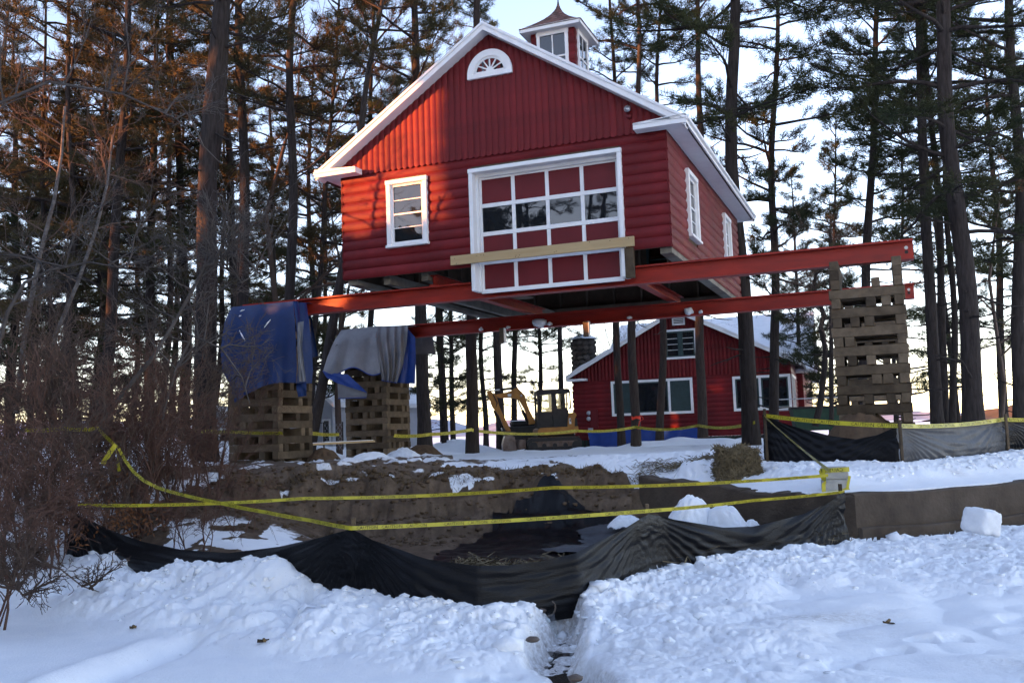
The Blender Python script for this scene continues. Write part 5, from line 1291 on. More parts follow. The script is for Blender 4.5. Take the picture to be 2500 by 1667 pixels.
# dark machine part / trailer behind
trl = thing('trailer', 'dark parked vehicle half hidden behind the excavator bucket', 'vehicle', at(1275, 1095, 41.0), .1)
m = MB(); m.bbox(-.75, .9, -.6, .6, .25, .95, .05); m.build('body', MAT['ex_dark'], trl); m = MB(); m.bbox(-.45, .6, -.5, .5, .955, 1.15, .05); m.build('hood', MAT['ex_dark'], trl); MB().box(-.46, .55, -.5, .5, 1.155, 1.19).build('snow_cover', MAT['snow'], trl)
for x in (-.45, .5): MB().tube([(x, -.66, .25), (x, -.5, .25)], .26, 14).build('wheel', MAT['ex_dark'], trl)

# ------------------------------------------------------------------ other buildings and yard things
def shed(label, px0, px1, pyb, pyt, pyr, Y, rot, wins, depth=6.0, rx=.5):
    a, b = at(px0, pyb, Y), at(px1, pyb, Y); W_ = (b.x-a.x)/math.cos(rot); t = thing('grey_house', label, 'house', (a.x, a.y, 0), -rot)
    zb_ = min(a.z, .5); zt = at((px0+px1)/2, pyt, Y).z; zr = at((px0+px1)/2, pyr, Y).z
    MB().prism([(0, zb_), (W_, zb_), (W_, zt), (W_*rx, zr), (0, zt)], 0, depth).build('wall', MAT['siding_grey'], t)
    n = int((zr-zb_)/.2)
    for k in range(n):
        z = zb_+k*.2; f = 1 if z < zt else max(.03, (zr-z)/(zr-zt)); ua, ub = (W_*rx)*(1-f), W_-(W_*(1-rx))*(1-f)
        MB().add([(ua, -.002, z+.19), (ub, -.002, z+.19), (ub, -.022, z), (ua, -.022, z)], [(0,1,2,3)]).build('clapboard', MAT['siding_grey'], t)
    for sgn in (0, 1):
        eu = -.35 if sgn == 0 else W_+.35; sl = (zr-zt)/(W_*rx if sgn == 0 else W_*(1-rx)); ez = zt-.35*sl
        MB().prism([(W_*rx, zr+.02), (W_*rx, zr+.14), (eu, ez+.14), (eu, ez+.02)], -.3, depth+.3).build('roof', MAT['white_paint'], t)
        MB().prism([(W_*rx, zr+.142), (W_*rx, zr+.26), (eu, ez+.24), (eu, ez+.142)], -.32, depth+.3).build('snow_cover', MAT['snow'], t)
    for (f0_, f1_, z0, z1, mn) in wins:
        g = bpy.data.objects.new('window', None); COL.objects.link(g); g.parent = t; g.location = (W_*f0_, -.03, z0); w2, h2 = W_*(f1_-f0_), z1-z0
        c = MB(); c.box(-.08, 0, -.02, .02, -.08, h2+.08); c.box(w2, w2+.08, -.02, .02, -.08, h2+.08); c.box(0, w2, -.02, .02, -.08, 0); c.box(0, w2, -.02, .02, h2, h2+.08); c.build('casing', MAT['white_paint'], g); MB().box(0, w2, -.01, .0, 0, h2).build('pane', MAT[mn], g)
    return t
shed('small grey gabled house seen between the two left cribs', 742, 822, 1085, 985, 950, 46, .55, [(.72, .90, 1.55, 2.5, 'window_glass')], 7)
shed('low pale house with snowy roof behind the left thicket', 470, 600, 1090, 1032, 1005, 42, .1, [(.55, .8, 1.4, 2.2, 'window_glass')], 6)
dm = thing('dumpster', 'dark green dumpster behind the twisted bare tree', 'dumpster', at(1995, 1050, 34.0), -.2)
MB().prism([(-.75, 0), (.75, 0), (.85, .75), (-.85, .75)], -.7, .7).build('bin', MAT['green_paint'], dm); MB().bbox(-.88, .88, -.74, .74, .752, .83, .02).build('lid', MAT['ex_dark'], dm)
rl = thing('railing', 'thin pale deck railing behind the green dumpster', 'railing', at(2005, 1035, 36.0), -.1)
for k in range(3): MB().box(-1.6+k*1.6, -1.55+k*1.6, -.025, .025, 0, 1.0).build('post', MAT['siding_grey'], rl)
for z in (.55, .95): MB().box(-1.6, 1.65, -.015, .015, z, z+.04).build('rail', MAT['siding_grey'], rl)
cf_ = thing('chain_fence', 'low wire fence beyond the loose plank', 'fence', at(745, 1100, 30), -.1)
for k in range(4): MB().tube([(k*.6, 0, 0), (k*.6, 0, .85)], .025, 6).build('post', MAT['ex_dark'], cf_)
m = MB()
for k in range(16):
    m.tube([(k*.12, .0, .0), (k*.12+.55, .0, .8)], .003, 3, False); m.tube([(k*.12+.2, .008, .0), (k*.12-.35, .008, .8)], .003, 3, False)
m.build('wire_mesh', MAT['siding_grey'], cf_)['kind'] = 'stuff'
for a, b, lab in ((at(960, 945, 70), at(2600, 905, 62), 'upper power cable crossing the pale sky between the trunks'), (at(960, 1012, 74), at(2600, 930, 66), 'lower power cable crossing low behind the far trunks')):
    n = 24; pts = [a.lerp(b, i/n)-Vector((0, 0, 1.6*4*(i/n)*(1-i/n)*.5)) for i in range(n+1)]
    o = MB().tube(pts, .02, 5).build('power_cable', MAT['cable']); tag(o, lab, 'cable')
# ------------------------------------------------------------------ trees
def seg_mesh(name, A, B, ra, rb, n, mname):
    """many tapered straight pieces as one mesh (numpy)"""
    A = np.asarray(A, float); B = np.asarray(B, float); d = B-A; L = np.linalg.norm(d, axis=1)[:, None]+1e-9; t = d/L
    ref = np.where(np.abs(t[:, 2:3]) > .9, np.array([[1., 0, 0]]), np.array([[0, 0, 1.]])); a = np.cross(t, ref); a /= np.linalg.norm(a, axis=1)[:, None]; b = np.cross(t, a)
    m = len(A); V = np.zeros((m, 2, n, 3))
    for k in range(n):
        q = 2*math.pi*k/n; o = a*math.cos(q)+b*math.sin(q); V[:, 0, k] = A-t*np.asarray(ra)[:, None]*.3+o*np.asarray(ra)[:, None]; V[:, 1, k] = B+o*np.asarray(rb)[:, None]
    base = (np.arange(m)*2*n)[:, None]; Q = []
    for k in range(n):
        k2 = (k+1) % n; Q.append(np.concatenate((base+k, base+k2, base+n+k2, base+n+k), 1))
    return V.reshape(-1, 3), np.concatenate(Q)
def needle_tris(C, D, r, per, ln, wd, spread=.9):
    """needle tufts: C centres, D growth directions"""
    m = len(C); C = np.repeat(C, per, 0); D = np.repeat(D, per, 0); n = len(C)
    d = D + r.randn(n, 3)*spread*np.array([1, 1, .75]) + np.array([0, 0, .22]); d /= np.linalg.norm(d, axis=1)[:, None]+1e-9
    l = ln*(.6+.7*r.rand(n))[:, None]; w = np.cross(d, r.randn(n, 3)); w /= np.linalg.norm(w, axis=1)[:, None]+1e-9
    p = C + r.randn(n, 3)*ln*.22
    return np.stack((p-w*wd*.5, p+w*wd*.5, p+d*l), 1).reshape(-1, 3)
def pine(seed, H=20.0, r0=.20, c0=6.0, limb=2.6, whorl=.62, per=7, dens=1.0, up=.25, dead=8, fork=None, young=False, wob=.10):
    r = np.random.RandomState(seed); nt = 22; zs = np.linspace(0, H, nt); ph = r.rand(4)*6
    cx = wob*(np.sin(zs*.35+ph[0])+.5*np.sin(zs*.9+ph[1]))*np.minimum(1, zs/3); cy = wob*(np.sin(zs*.31+ph[2])+.5*np.sin(zs*.8+ph[3]))*np.minimum(1, zs/3)
    rad = r0*np.where(zs < .8, 1.28-.28*zs/.8*1.0, 1)*np.clip(1-zs/H, .0, 1)**.72+.012
    tr = MB(); n_s = 12
    P = [(cx[i], cy[i], zs[i]-.25*(i == 0)) for i in range(nt)]
    tr.tube(P, list(rad), n_s, False)
    V = [np.array(tr.v)]; Q = [np.array(tr.f)]; off = len(tr.v)
    # bark irregularity
    ang = np.arctan2(V[0][:, 1], V[0][:, 0])
    SA, SB, ra, rb = [], [], [], []; TC, TD = [], []
    def limb_grow(z, az, L, el, R, needles=True, sub=True):
        p = np.array([np.interp(z, zs, cx), np.interp(z, zs, cy), z]); n = 6; pts = [p]; e = el; a = az
        for i in range(n):
            a += r.randn()*.13; e += r.randn()*.10 + (-.05 if i < 3 else .06)
            d = np.array([math.cos(a)*math.cos(e), math.sin(a)*math.cos(e), math.sin(e)]); pts.append(pts[-1]+d*L/n)
        for i in range(n):
            SA.append(pts[i]); SB.append(pts[i+1]); ra.append(R*(1-i/n)**.8+.006); rb.append(R*(1-(i+1)/n)**.8+.006)
        if not needles:
            for i in range(2, n):
                if r.rand() < .7:
                    a2 = a+r.choice((-1, 1))*(.5+r.rand()*.6); q = pts[i]+np.array([math.cos(a2), math.sin(a2), r.randn()*.3])*L*.25*r.rand(); SA.append(pts[i]); SB.append(q); ra.append(.008); rb.append(.003)
            return
        ns = max(3, int(L*5.2*dens))
        for k in range(ns):
            f = .30+.70*(k+r.rand())/ns; i = min(n-1, int(f*n)); q = pts[i]+(pts[i+1]-pts[i])*(f*n-i)
            sd = 1 if k % 2 else -1; a2 = a+sd*(.45+.6*r.rand()); l2 = L*(.16+.26*r.rand())*(1.15-.55*f)+.15; e2 = e+.12+r.randn()*.18
            d = np.array([math.cos(a2)*math.cos(e2), math.sin(a2)*math.cos(e2), math.sin(e2)]); q2 = q+d*l2; SA.append(q); SB.append(q2); ra.append(.011); rb.append(.004)
            m = max(3, int(l2*8.5))
            for j in range(m):
                g = .35+.65*(j+r.rand())/m; TC.append(q+d*l2*g+r.randn(3)*.03); TD.append(d)
        for j in range(4): TC.append(pts[-1]+r.randn(3)*.06); TD.append(pts[-1]-pts[-2])
    z = c0; 
    while z < H-.4:
        f = (z-c0)/(H-c0); prof = (.55+.45*min(1, f*3.2))*(1-f**1.6)**.8 if not young else (1-f)**.85
        nl = r.randint(2, 5)
        a0 = r.rand()*6.28
        for k in range(nl):
            L = limb*prof*(.45+.75*r.rand())+.25
            limb_grow(z+r.randn()*.12, a0+6.28*k/nl+r.randn()*.3, L, up+.18*r.randn()+.35*f, .014+.013*L)
        z += whorl*(.85+.6*r.rand())
    for k in range(dead):
        zz = c0*(.25+.8*r.rand()); limb_grow(zz, r.rand()*6.28, .5+1.1*r.rand(), r.randn()*.25, .022, False)
    if SA:
        v, q = seg_mesh('x', SA, SB, ra, rb, 4, None); V.append(v); Q.append(q+off)
    tm = np_mesh('trunk', np.concatenate(V), np.concatenate(Q), mat=MAT['bark'], smooth=True)
    D = np.array(TD); D = D/(np.linalg.norm(D, axis=1)[:, None]+1e-9)
    T_ = needle_tris(np.array(TC), D, r, per+9, .20, .0185); cm = np_mesh('crown', T_, T=np.arange(len(T_)).reshape(-1, 3), mat=MAT['needles'])
    return tm, cm
def bare(seed, H=9.0, r0=.09, spread=.5, depth=5, m='twig', lean=(0, 0), kids=(3, 5), shrink=.62, droop=0.0, up=.35, segs=4, first=.30, minr=.003):
    r = np.random.RandomState(seed); SA, SB, ra, rb = [], [], [], []
    def grow(p, d, L, R, k):
        pts = [p]; dd = d
        n = segs if k < depth-1 else 3
        for i in range(n):
            dd = dd + r.randn(3)*(.13 if k == 0 else .2) + np.array([0, 0, up*.12 - droop*.12*k]); dd /= np.linalg.norm(dd); q = pts[-1]+dd*L/n
            R1 = max(minr*.7, R*(1-.55*(i+1)/n)); SA.append(pts[-1]); SB.append(q); ra.append(max(minr, R*(1-.55*i/n))); rb.append(R1); pts.append(q)
        if k >= depth: return
        nk = r.randint(kids[0], kids[1]+1) + (2 if k == 0 else 0)
        for j in range(nk):
            f = first+(1-first)*(j+r.rand())/nk; i = min(n-1, int(f*n)); q = pts[i]+(pts[i+1]-pts[i])*(f*n-i)
            s = r.randn(3); s -= s.dot(dd)*dd; s /= np.linalg.norm(s)+1e-9; an = spread*(.7+.7*r.rand()); d2 = dd*math.cos(an)+s*math.sin(an)
            grow(q, d2, L*shrink*(.7+.5*r.rand()), max(minr, R*(1-.55*f)*.6), k+1)
    grow(np.zeros(3), np.array([lean[0], lean[1], 1.0])/math.sqrt(1+lean[0]**2+lean[1]**2), H*.55, r0, 0)
    v, q = seg_mesh('x', SA, SB, ra, rb, 4 if depth < 5 else 3, None)
    return np_mesh('branches', v, q, mat=MAT[m], smooth=True)
def multi_stem(seed, n, H, m, spread=.35, depth=4, kids=(3, 4), r0=.02, rad=.25, shrink=.6, up=.3, droop=0., lean=(0, 0), minr=.0032):
    r = np.random.RandomState(seed); Vs, Qs, off = [], [], 0
    for k in range(n):
        a = r.rand()*6.28; t = .1+.45*r.rand(); me = bare(seed*31+k, H*(.6+.6*r.rand()), r0*(.6+.7*r.rand()), spread, depth, m, (math.cos(a)*t+lean[0], math.sin(a)*t+lean[1]), kids, shrink, droop, up, 4, .25, minr)
        v = np.zeros(len(me.vertices)*3, np.float32); me.vertices.foreach_get('co', v); v = v.reshape(-1, 3); l = np.zeros(len(me.loops), np.int32); me.loops.foreach_get('vertex_index', l); bpy.data.meshes.remove(me)
        v = v + np.array([math.cos(a), math.sin(a), 0])*rad*r.rand(); Vs.append(v); Qs.append(l.reshape(-1, 4)+off); off += len(v)
    return np_mesh('branches', np.concatenate(Vs), np.concatenate(Qs), mat=MAT[m], smooth=True)
PV = {  # kinds of pine: tall with high crown, mid crown, full crown, slim young
    'A': pine(1, 21, .20, 7.5, 3.0, .70, 7, 1.0, .22, 10), 'B': pine(2, 20, .20, 5.5, 2.7, .62, 7, 1.0, .18, 8), 'C': pine(3, 22, .20, 9.5, 3.2, .72, 7, 1.0, .28, 12),
    'D': pine(4, 17, .15, 2.6, 2.3, .55, 7, .95, .10, 4), 'E': pine(5, 11, .09, 1.2, 1.7, .42, 7, 1.0, .15, 2, young=True), 'F': pine(6, 19, .20, 4.2, 2.9, .62, 7, 1.05, .12, 8),
    'G': pine(7, 20, .18, 12.5, 2.2, .75, 7, .9, .3, 16)}
for k_ in PV: PV[k_][0].materials[0] = MAT['bark']
def clone_mesh(me, m): c = me.copy(); c.materials[0] = MAT[m]; return c
PVB = {k_: (PV[k_][0], clone_mesh(PV[k_][1], 'needles_brown')) for k_ in PV}
def place_pine(label, kind, pb, pt, Y, wpx, H=None, rot=0.0, brown=False, group=None, bark='bark', name='pine_tree', zoff=-.05):
    """pb, pt: two picture points of the trunk axis; Y distance; wpx trunk width in the picture"""
    a = at(pb[0], pb[1], Y); b = at(pt[0], pt[1], Y); zb_ = gz(a.x, Y)+zoff; ax = (b-a).normalized()
    base = a+ax*((zb_-a.z)/ax.z) if abs(ax.z) > .2 else a
    t = thing(name, label, 'tree', base, 0, group)
    tr, cr = (PVB if brown else PV)[kind]; dia = wpx*Y/FPX; kx = dia/(2*{'A': .2, 'B': .2, 'C': .2, 'D': .15, 'E': .09, 'F': .2, 'G': .18}[kind])/.93
    h0_ = {'A': 21, 'B': 20, 'C': 22, 'D': 17, 'E': 11, 'F': 19, 'G': 20}[kind]; kz = (H or h0_)/h0_
    q = Vector((0, 0, 1)).rotation_difference(ax); e = (q.to_matrix() @ Matrix.Rotation(rot, 3, 'Z')).to_euler(); t.rotation_euler = e
    kc = kz*1.0
    o = obj('trunk', tr, t); o.scale = (kc, kc, kz)
    # trunk thickness is set by a second, thicker sleeve-free scale: widen trunk and limbs together only mildly
    o.scale = (kc, kc, kz); c = obj('crown', cr, t); c.scale = (kc, kc, kz)
    t['_k'] = kx
    return t, kx
TR = [
 # label, kind, base px, top px, Y, width px, H, rot, brown
 ('big dark pine right of the barn rising before the far house', 'A', (1836, 1085), (1786, 0), 24.5, 36, 22, .3, 0),
 ('slender pine just right of the big dark pine', 'F', (1888, 1012), (1898, 0), 32, 22, 19, 1.2, 0),
 ('slim trunk crossing the far house gable right of its upper window', 'G', (1716, 1066), (1702, 0), 32, 21, 21, 2.0, 0),
 ('slim trunk crossing the far house left of its upper window', 'G', (1610, 1066), (1614, 0), 33, 17, 19, .5, 0),
 ('slim trunk with red ribbon before the far house picture window', 'G', (1553, 1094), (1550, 0), 30, 20, 19, 3.5, 0),
 ('leftmost slim trunk before the far house', 'G', (1518, 1072), (1486, 0), 34, 17, 20, 4.1, 0),
 ('pine rising behind the right crib with one long low limb', 'B', (2094, 1000), (2150, 0), 30, 23, 20, .9, 0),
 ('left trunk of the close pair at far right', 'A', (2290, 1035), (2236, 0), 27, 27, 21, 1.7, 0),
 ('right trunk of the close pair at far right', 'A', (2306, 1035), (2262, 0), 28.5, 19, 20, 4.4, 0),
 ('thin crooked trunk between the pair and the broad pine', 'G', (2326, 1040), (2312, 0), 28, 15, 19, 5.1, 0),
 ('broad dark pine trunk near the right edge', 'F', (2377, 1040), (2312, 0), 22, 43, 22, 2.6, 0),
 ('pine trunk standing right at the photo edge', 'F', (2492, 1040), (2472, 0), 25, 30, 21, .2, 0),
 ('bare reddish trunk left of the excavator bucket', 'G', (1153, 1108), (1164, 0), 26, 27, 20, 2.2, 0),
 ('straight dark trunk right of the grey tarp', 'C', (1038, 1098), (1008, 0), 30, 30, 21, 5.5, 0),
 ('largest pine trunk left of the blue tarp', 'C', (503, 1108), (520, 200), 20, 50, 21, .8, 1),
 ('dark pine trunk behind the left edge of the blue tarp', 'C', (590, 1085), (588, 100), 26, 28, 21, 2.8, 1),
 ('straight pine trunk rising from behind the blue tarp', 'C', (688, 1095), (727, 40), 25, 25, 22, 4.0, 1),
 ('leaning trunk between the two left cribs', 'G', (756, 1100), (822, 700), 24, 24, 15, 1.4, 1),
 ('slim straight pine behind the thicket', 'B', (398, 1060), (417, 200), 32, 15, 19, 3.3, 1),
 ('leaning dark pine in the middle of the left wood', 'B', (240, 1040), (316, 80), 27, 27, 20, 1.9, 1),
 ('pine left of the leaning dark pine', 'B', (255, 1040), (268, 100), 33, 14, 20, 5.2, 1),
 ('dark pine near the left edge behind birches', 'F', (165, 1040), (168, 80), 29, 17, 20, .6, 1),
 ('thin pine close to the left photo edge', 'F', (128, 1040), (108, 60), 31, 13, 19, 2.4, 1),
 ('tall pine top left of the barn roof', 'A', (893, 1080), (918, 0), 33, 15, 22, 3.8, 1),
 ('leaning pine left of the barn wall', 'D', (735, 1080), (820, 170), 31, 14, 18, .4, 1),
 ('young thin pine behind the front beam, right of the barn', 'E', (2030, 1040), (2038, 400), 40, 9, 14.5, .7, 0),
 ('young bushy pine left of the right crib top', 'E', (2190, 1040), (2196, 420), 38, 10, 14, 2.7, 0),
 ('distant pine left of the excavator boom', 'D', (1106, 1075), (1100, 700), 44, 12, 14, 1.0, 0),
 ('distant pine behind the excavator stick', 'D', (1186, 1075), (1180, 700), 45, 12, 15, 2.2, 0),
 ('distant pine just above the excavator boom', 'A', (1256, 1075), (1250, 700), 46, 14, 17, 3.1, 0),
 ('distant pine left of the excavator cab', 'D', (1318, 1070), (1310, 700), 48, 11, 15, 4.7, 0),
 ('distant pine right of the excavator cab top', 'A', (1369, 1070), (1368, 700), 46, 13, 17, 5.6, 0),
 ('low bushy pine right of the grey tarp', 'E', (1084, 1080), (1080, 800), 40, 9, 9.5, .9, 0),
]
def sleeve(t, label, kx, H, kc):
    pass
def finish_pine(args):
    label, kind, pb, pt, Y, w, H, rot, br = args
    t, kx = place_pine(label, kind, pb, pt, Y, w, H, rot, bool(br), 'pines standing round the yard')
    return t
# trunks vary in girth: each pine has its own trunk mesh widened from the kind's trunk near the axis
def girth(tr, kx, kz):
    me = tr.copy(); n = len(me.vertices); v = np.zeros(n*3, np.float32); me.vertices.foreach_get('co', v); v = v.reshape(-1, 3); nt = 22*12
    tv = v[:nt].reshape(22, 12, 3); c = tv.mean(1, keepdims=True); rr = tv-c
    ang = np.arctan2(rr[..., 1], rr[..., 0]); bumpy = 1+.05*np.sin(ang*5+c[..., 2]*1.3)+.035*np.sin(ang*9+c[..., 2]*2.9)
    tv[:] = c+rr*kx*bumpy[..., None]; v[:nt] = tv.reshape(-1, 3); me.vertices.foreach_set('co', v.ravel()); me.update(); return me
for a_ in TR:
    t = finish_pine(a_); kx = t['_k']; del t['_k']
    for ch_ in t.children:
        if ch_.name.startswith('trunk'):
            ch_.data = girth(ch_.data, kx/ch_.scale[0], 1); ch_.data.materials[0] = MAT['bark_red' if a_[0].startswith(('bare reddish', 'slim', 'leftmost slim')) else 'bark']
# second stem of the forked big pine
st2 = MB(); fa, fb = at(528, 330, 20), at(552, -60, 20)
fk = [o for o in COL.objects if o.get('label') == 'largest pine trunk left of the blue tarp'][0]; bpy.context.view_layer.update()
inv = fk.matrix_world.inverted()
st2.tube([inv @ at(516, 420, 20), inv @ at(530, 320, 20), inv @ at(542, 160, 20), inv @ at(553, -80, 20)], [.14, .135, .125, .11], 10); st2.build('second_stem', MAT['bark'], fk, True)
# red ribbon on the slim trunk
rb = [o for o in COL.objects if o.get('label', '').startswith('slim trunk with red ribbon')][0]
rbt = thing('ribbon', 'red marker ribbon tied round the slim trunk', 'ribbon', at(1553, 1020, 29.8))
P = [[(.14*math.cos(q), .14*math.sin(q), z+.02*math.sin(3*q)) for q in np.linspace(0, 6.283, 16)] for z in (-.04, .04)]
MB().grid(P).build('band', MAT['ribbon'], rbt); MB().tube([(0, -.15, 0), (.12, -.2, .08), (.2, -.2, -.04), (.08, -.18, -.1), (.02, -.16, -.35)], .014, 5).build('tail', MAT['ribbon'], rbt)
# woods behind: further pines, alike, seen only as a mass of trunks and crowns
random.seed(77)
ORD = {2: ('left', 'right'), 3: ('leftmost', 'middle', 'rightmost')}
def wood(label, group, n, x0, x1, Y0, Y1, kinds, brown, wmin=.16, wmax=.3, hmin=14, hmax=21):
    for k in range(n):
        px = x0+(x1-x0)*(k+random.random())/n; Y = random.uniform(Y0, Y1); kd = random.choice(kinds)
        a = at(px, 1060, Y); t = thing('pine_tree', label if n not in ORD else ORD[n][k]+' '+label, 'tree', (a.x, a.y, gz(a.x, a.y)-.05), random.random()*6.28, group)
        h0_ = {'A': 21, 'B': 20, 'C': 22, 'D': 17, 'E': 11, 'F': 19, 'G': 20}[kd]; kz = random.uniform(hmin, hmax)/h0_
        tr, cr = (PVB if brown and random.random() < .75 else PV)[kd]
        o = obj('trunk', tr, t); o.scale = (kz, kz, kz); c = obj('crown', cr, t); c.scale = (kz*1.05, kz*1.05, kz); t.rotation_euler = (random.gauss(0, .025), random.gauss(0, .025), random.random()*6.28)
wood('pine among the dense wood behind the left thicket', 'pines of the wood behind the left thicket', 18, -120, 800, 33, 52, ['D', 'B', 'F', 'D', 'E'], True)
wood('slim pine in the thin wood behind the right crib', 'pines of the thin wood at far right', 3, 2230, 2640, 33, 46, ['B', 'F', 'D'], False)
wood('far pine whose top shows over the red barn roof', 'pines behind the barn roof', 3, 1010, 1230, 40, 50, ['A', 'C'], False, hmin=19, hmax=22)
wood('far pine between the barn and the right crib', 'pines between barn and right crib', 2, 1950, 2080, 44, 52, ['E', 'D'], False, hmin=13, hmax=16)
# unseen foliage mass added at left, shaped to cut the low sun; pines before it
def shade_wood():
    tgt = barn_world(.55, 0, 0); hn = math.hypot(SUN_DIR.x, SUN_DIR.y); hx, hy = SUN_DIR.x/hn, SUN_DIR.y/hn; ex_, ey_ = -hy, hx      # across the sun's direction
    r = np.random.RandomState(8); n = 90000
    s = r.rand(n)*72-36; t = 27+r.rand(n)*10; z = r.rand(n)*19
    top = np.interp(s, [-36, -10, -8, -4, -1.75, -1.5, -.6, -.4, 1.45, 1.7, 5, 8, 36], [12.5, 13, 14, 15, 17, 6.8, 6.8, 8.3, 8.3, 18, 17, 12, 12]) + 1.6*(fbm(s*.6, t*.3, 3, 3)-.5)*np.where((s > -1.7) & (s < 1.9), .25, 1)
    lane = (s > -1.9) & (s < 1.9) & (z > 12.8+.8*np.sin(s*2)); k = ((z < top) | lane | ((s > -7) & (s < 5) & (z < 18.5) & (r.rand(n) < .8) & (np.abs(s-.0) > 1.7))) & ~((fbm(s*1.1+4, z*.55, 9, 3) > .60) & (s < -2.4) & (z > 6)); s = s[k]; t = t[k]; z = z[k]; n = len(s)  # low lane lets sun onto the barn gable; band above closes it again
    x = tgt.x+hx*t+ex_*s; y = tgt.y+hy*t+ey_*s; c = np.stack((x, y, z), -1)
    d = r.randn(n, 3)*np.array([1, 1, .4]); d /= np.linalg.norm(d, axis=1)[:, None]; w = np.cross(d, r.randn(n, 3)); w /= np.linalg.norm(w, axis=1)[:, None]; a = .40+.35*r.rand(n)[:, None]
    V = np.stack((c-d*a, c+w*a*.7, c+d*a, c-w*a*.7), 1).reshape(-1, 3)
    tag(obj('sun_screen_foliage', np_mesh('sun_screen_foliage', V, np.arange(n*4).reshape(-1, 4), mat=MAT['needles'])), 'unseen foliage mass left of the view, shaped to screen the low sun', 'wood', None, 'stuff')
    q = random.Random(5)
    for i in range(20):
        ss = 9+i*1.35+q.uniform(-.4, .4) if i < 15 else q.uniform(-30, -6); tt = q.uniform(16, 25); kd = 'BGFAG'[i % 5]
        tr_ = thing('pine_tree', 'tall pine at the edge of the shore wood left of the view', 'tree', (tgt.x+hx*tt+ex_*ss, tgt.y+hy*tt+ey_*ss, 0.0), q.random()*6.28, 'pines of the left shore wood'); obj('trunk', PV[kd][0], tr_); obj('crown', PV[kd][1], tr_)
shade_wood()
# ------------------------------------------------------------------ bare trees, birches, bushes
def place_bare(label, me, px, py, Y, s=1.0, rot=0.0, name='bare_tree', cat='tree', group=None, tilt=(0, 0), z=None, part='branches'):
    a = at(px, py, Y); t = thing(name, label, cat, (a.x, a.y, (gz(a.x, a.y) if z is None else z)-.04), rot, group)
    t.rotation_euler = (tilt[0], tilt[1], rot); o = obj(part, me, t); o.scale = (s, s, s); return t
BT = [bare(11, 11, .10, .55, 5, 'twig', (0, 0), (3, 4)), bare(12, 12, .09, .5, 5, 'twig', (.1, 0), (3, 4)), bare(13, 9, .08, .6, 5, 'twig', (-.1, .05), (3, 5))]
place_bare('tall bare tree with fine upright twigs left of the barn roof', BT[1], 660, 1080, 27, 1.35, .4)
place_bare('bare tree with fine twigs behind the barn left corner', BT[0], 830, 1080, 36, 1.5, 2.0)
place_bare('bare leafless tree behind the stone chimney', BT[2], 1470, 1070, 47, 1.0, 5.0)
place_bare('second bare tree behind the house roof ridge', BT[0], 1520, 1070, 52, .95, 3.0)
place_bare('fine twigged bare tree between the right trunks', BT[1], 2440, 1040, 30, 1.0, .6)
def stem_tree(label, px_path, Y, r0, r1, m, name, twigs=10, seed=1, tl=.8, tmesh='twig'):
    pts = [at(px, py, Y+dy) for px, py, dy in px_path]; base = pts[0]; t = thing(name, label, 'tree', base)
    fine = []
    for i in range(len(pts)-1):
        for k in range(5): fine.append(pts[i].lerp(pts[i+1], k/5))
    fine.append(pts[-1]); n = len(fine); rr = [r0+(r1-r0)*(i/(n-1)) for i in range(n)]
    MB().tube([p-base for p in fine], rr, 9).build('trunk', MAT[m], t, True)
    r = np.random.RandomState(seed); Vs, Qs, off = [], [], 0
    for k in range(twigs):
        i = int(n*.3+r.rand()*n*.68); me = bare(seed*50+k, tl*(1.2+1.2*r.rand()), .014, .55, 3, tmesh, (r.randn()*1.2, r.randn()*1.2), (2, 4), .62, 0, .2)
        v = np.zeros(len(me.vertices)*3, np.float32); me.vertices.foreach_get('co', v); l = np.zeros(len(me.loops), np.int32); me.loops.foreach_get('vertex_index', l); bpy.data.meshes.remove(me)
        Vs.append(v.reshape(-1, 3)+np.array(fine[min(i, n-1)]-base)); Qs.append(l.reshape(-1, 4)+off); off += len(v)//3
    if Vs: obj('branches', np_mesh('branches', np.concatenate(Vs), np.concatenate(Qs), mat=MAT[tmesh], smooth=True), t)
    return t
stem_tree('twisted small bare tree left of the right crib', [(1990, 1040, 0), (2003, 985, 0), (2013, 900, .1), (2015, 850, 0), (2003, 800, -.1), (2012, 770, 0), (2000, 740, .1), (1987, 700, 0), (1992, 670, 0), (2010, 655, .1)], 29, .10, .04, 'bark', 'bare_tree', 22, 3, 1.2)
stem_tree('thin straight bare trunk beside the twisted tree', [(2030, 1040, 0), (2030, 850, 0), (2028, 690, 0), (2026, 560, 0)], 31, .08, .04, 'bark', 'bare_tree', 8, 4, 1.0)
stem_tree('pale birch stem near the left edge', [(40, 1010, 0), (60, 820, 0), (98, 620, 0), (132, 490, .1), (150, 380, .1), (158, 260, 0)], 15.5, .045, .02, 'birch_bark', 'birch_tree', 7, 5, .9)
stem_tree('slanting pale birch stem in the thicket', [(100, 1000, 0), (135, 820, 0), (190, 690, .1), (235, 560, 0), (262, 450, .1), (275, 330, 0)], 15.0, .038, .016, 'birch_bark', 'birch_tree', 7, 6, .8)
stem_tree('grey arching limb rising out of the thicket', [(200, 1110, 0), (300, 960, 0), (375, 870, 0), (430, 780, .1), (480, 690, 0), (500, 648, 0), (530, 645, 0), (570, 665, .1), (590, 690, .1), (640, 660, .2)], 13.2, .034, .008, 'grey_limb', 'bare_tree', 24, 7, .75, 'grey_limb')
stem_tree('grey crooked limb before the blue tarp', [(380, 1130, 0), (400, 1000, 0), (430, 900, 0), (470, 820, .1), (540, 850, .1), (590, 920, .1), (610, 985, .1)], 13.4, .026, .007, 'grey_limb', 'bare_tree', 11, 8, .6, 'grey_limb')
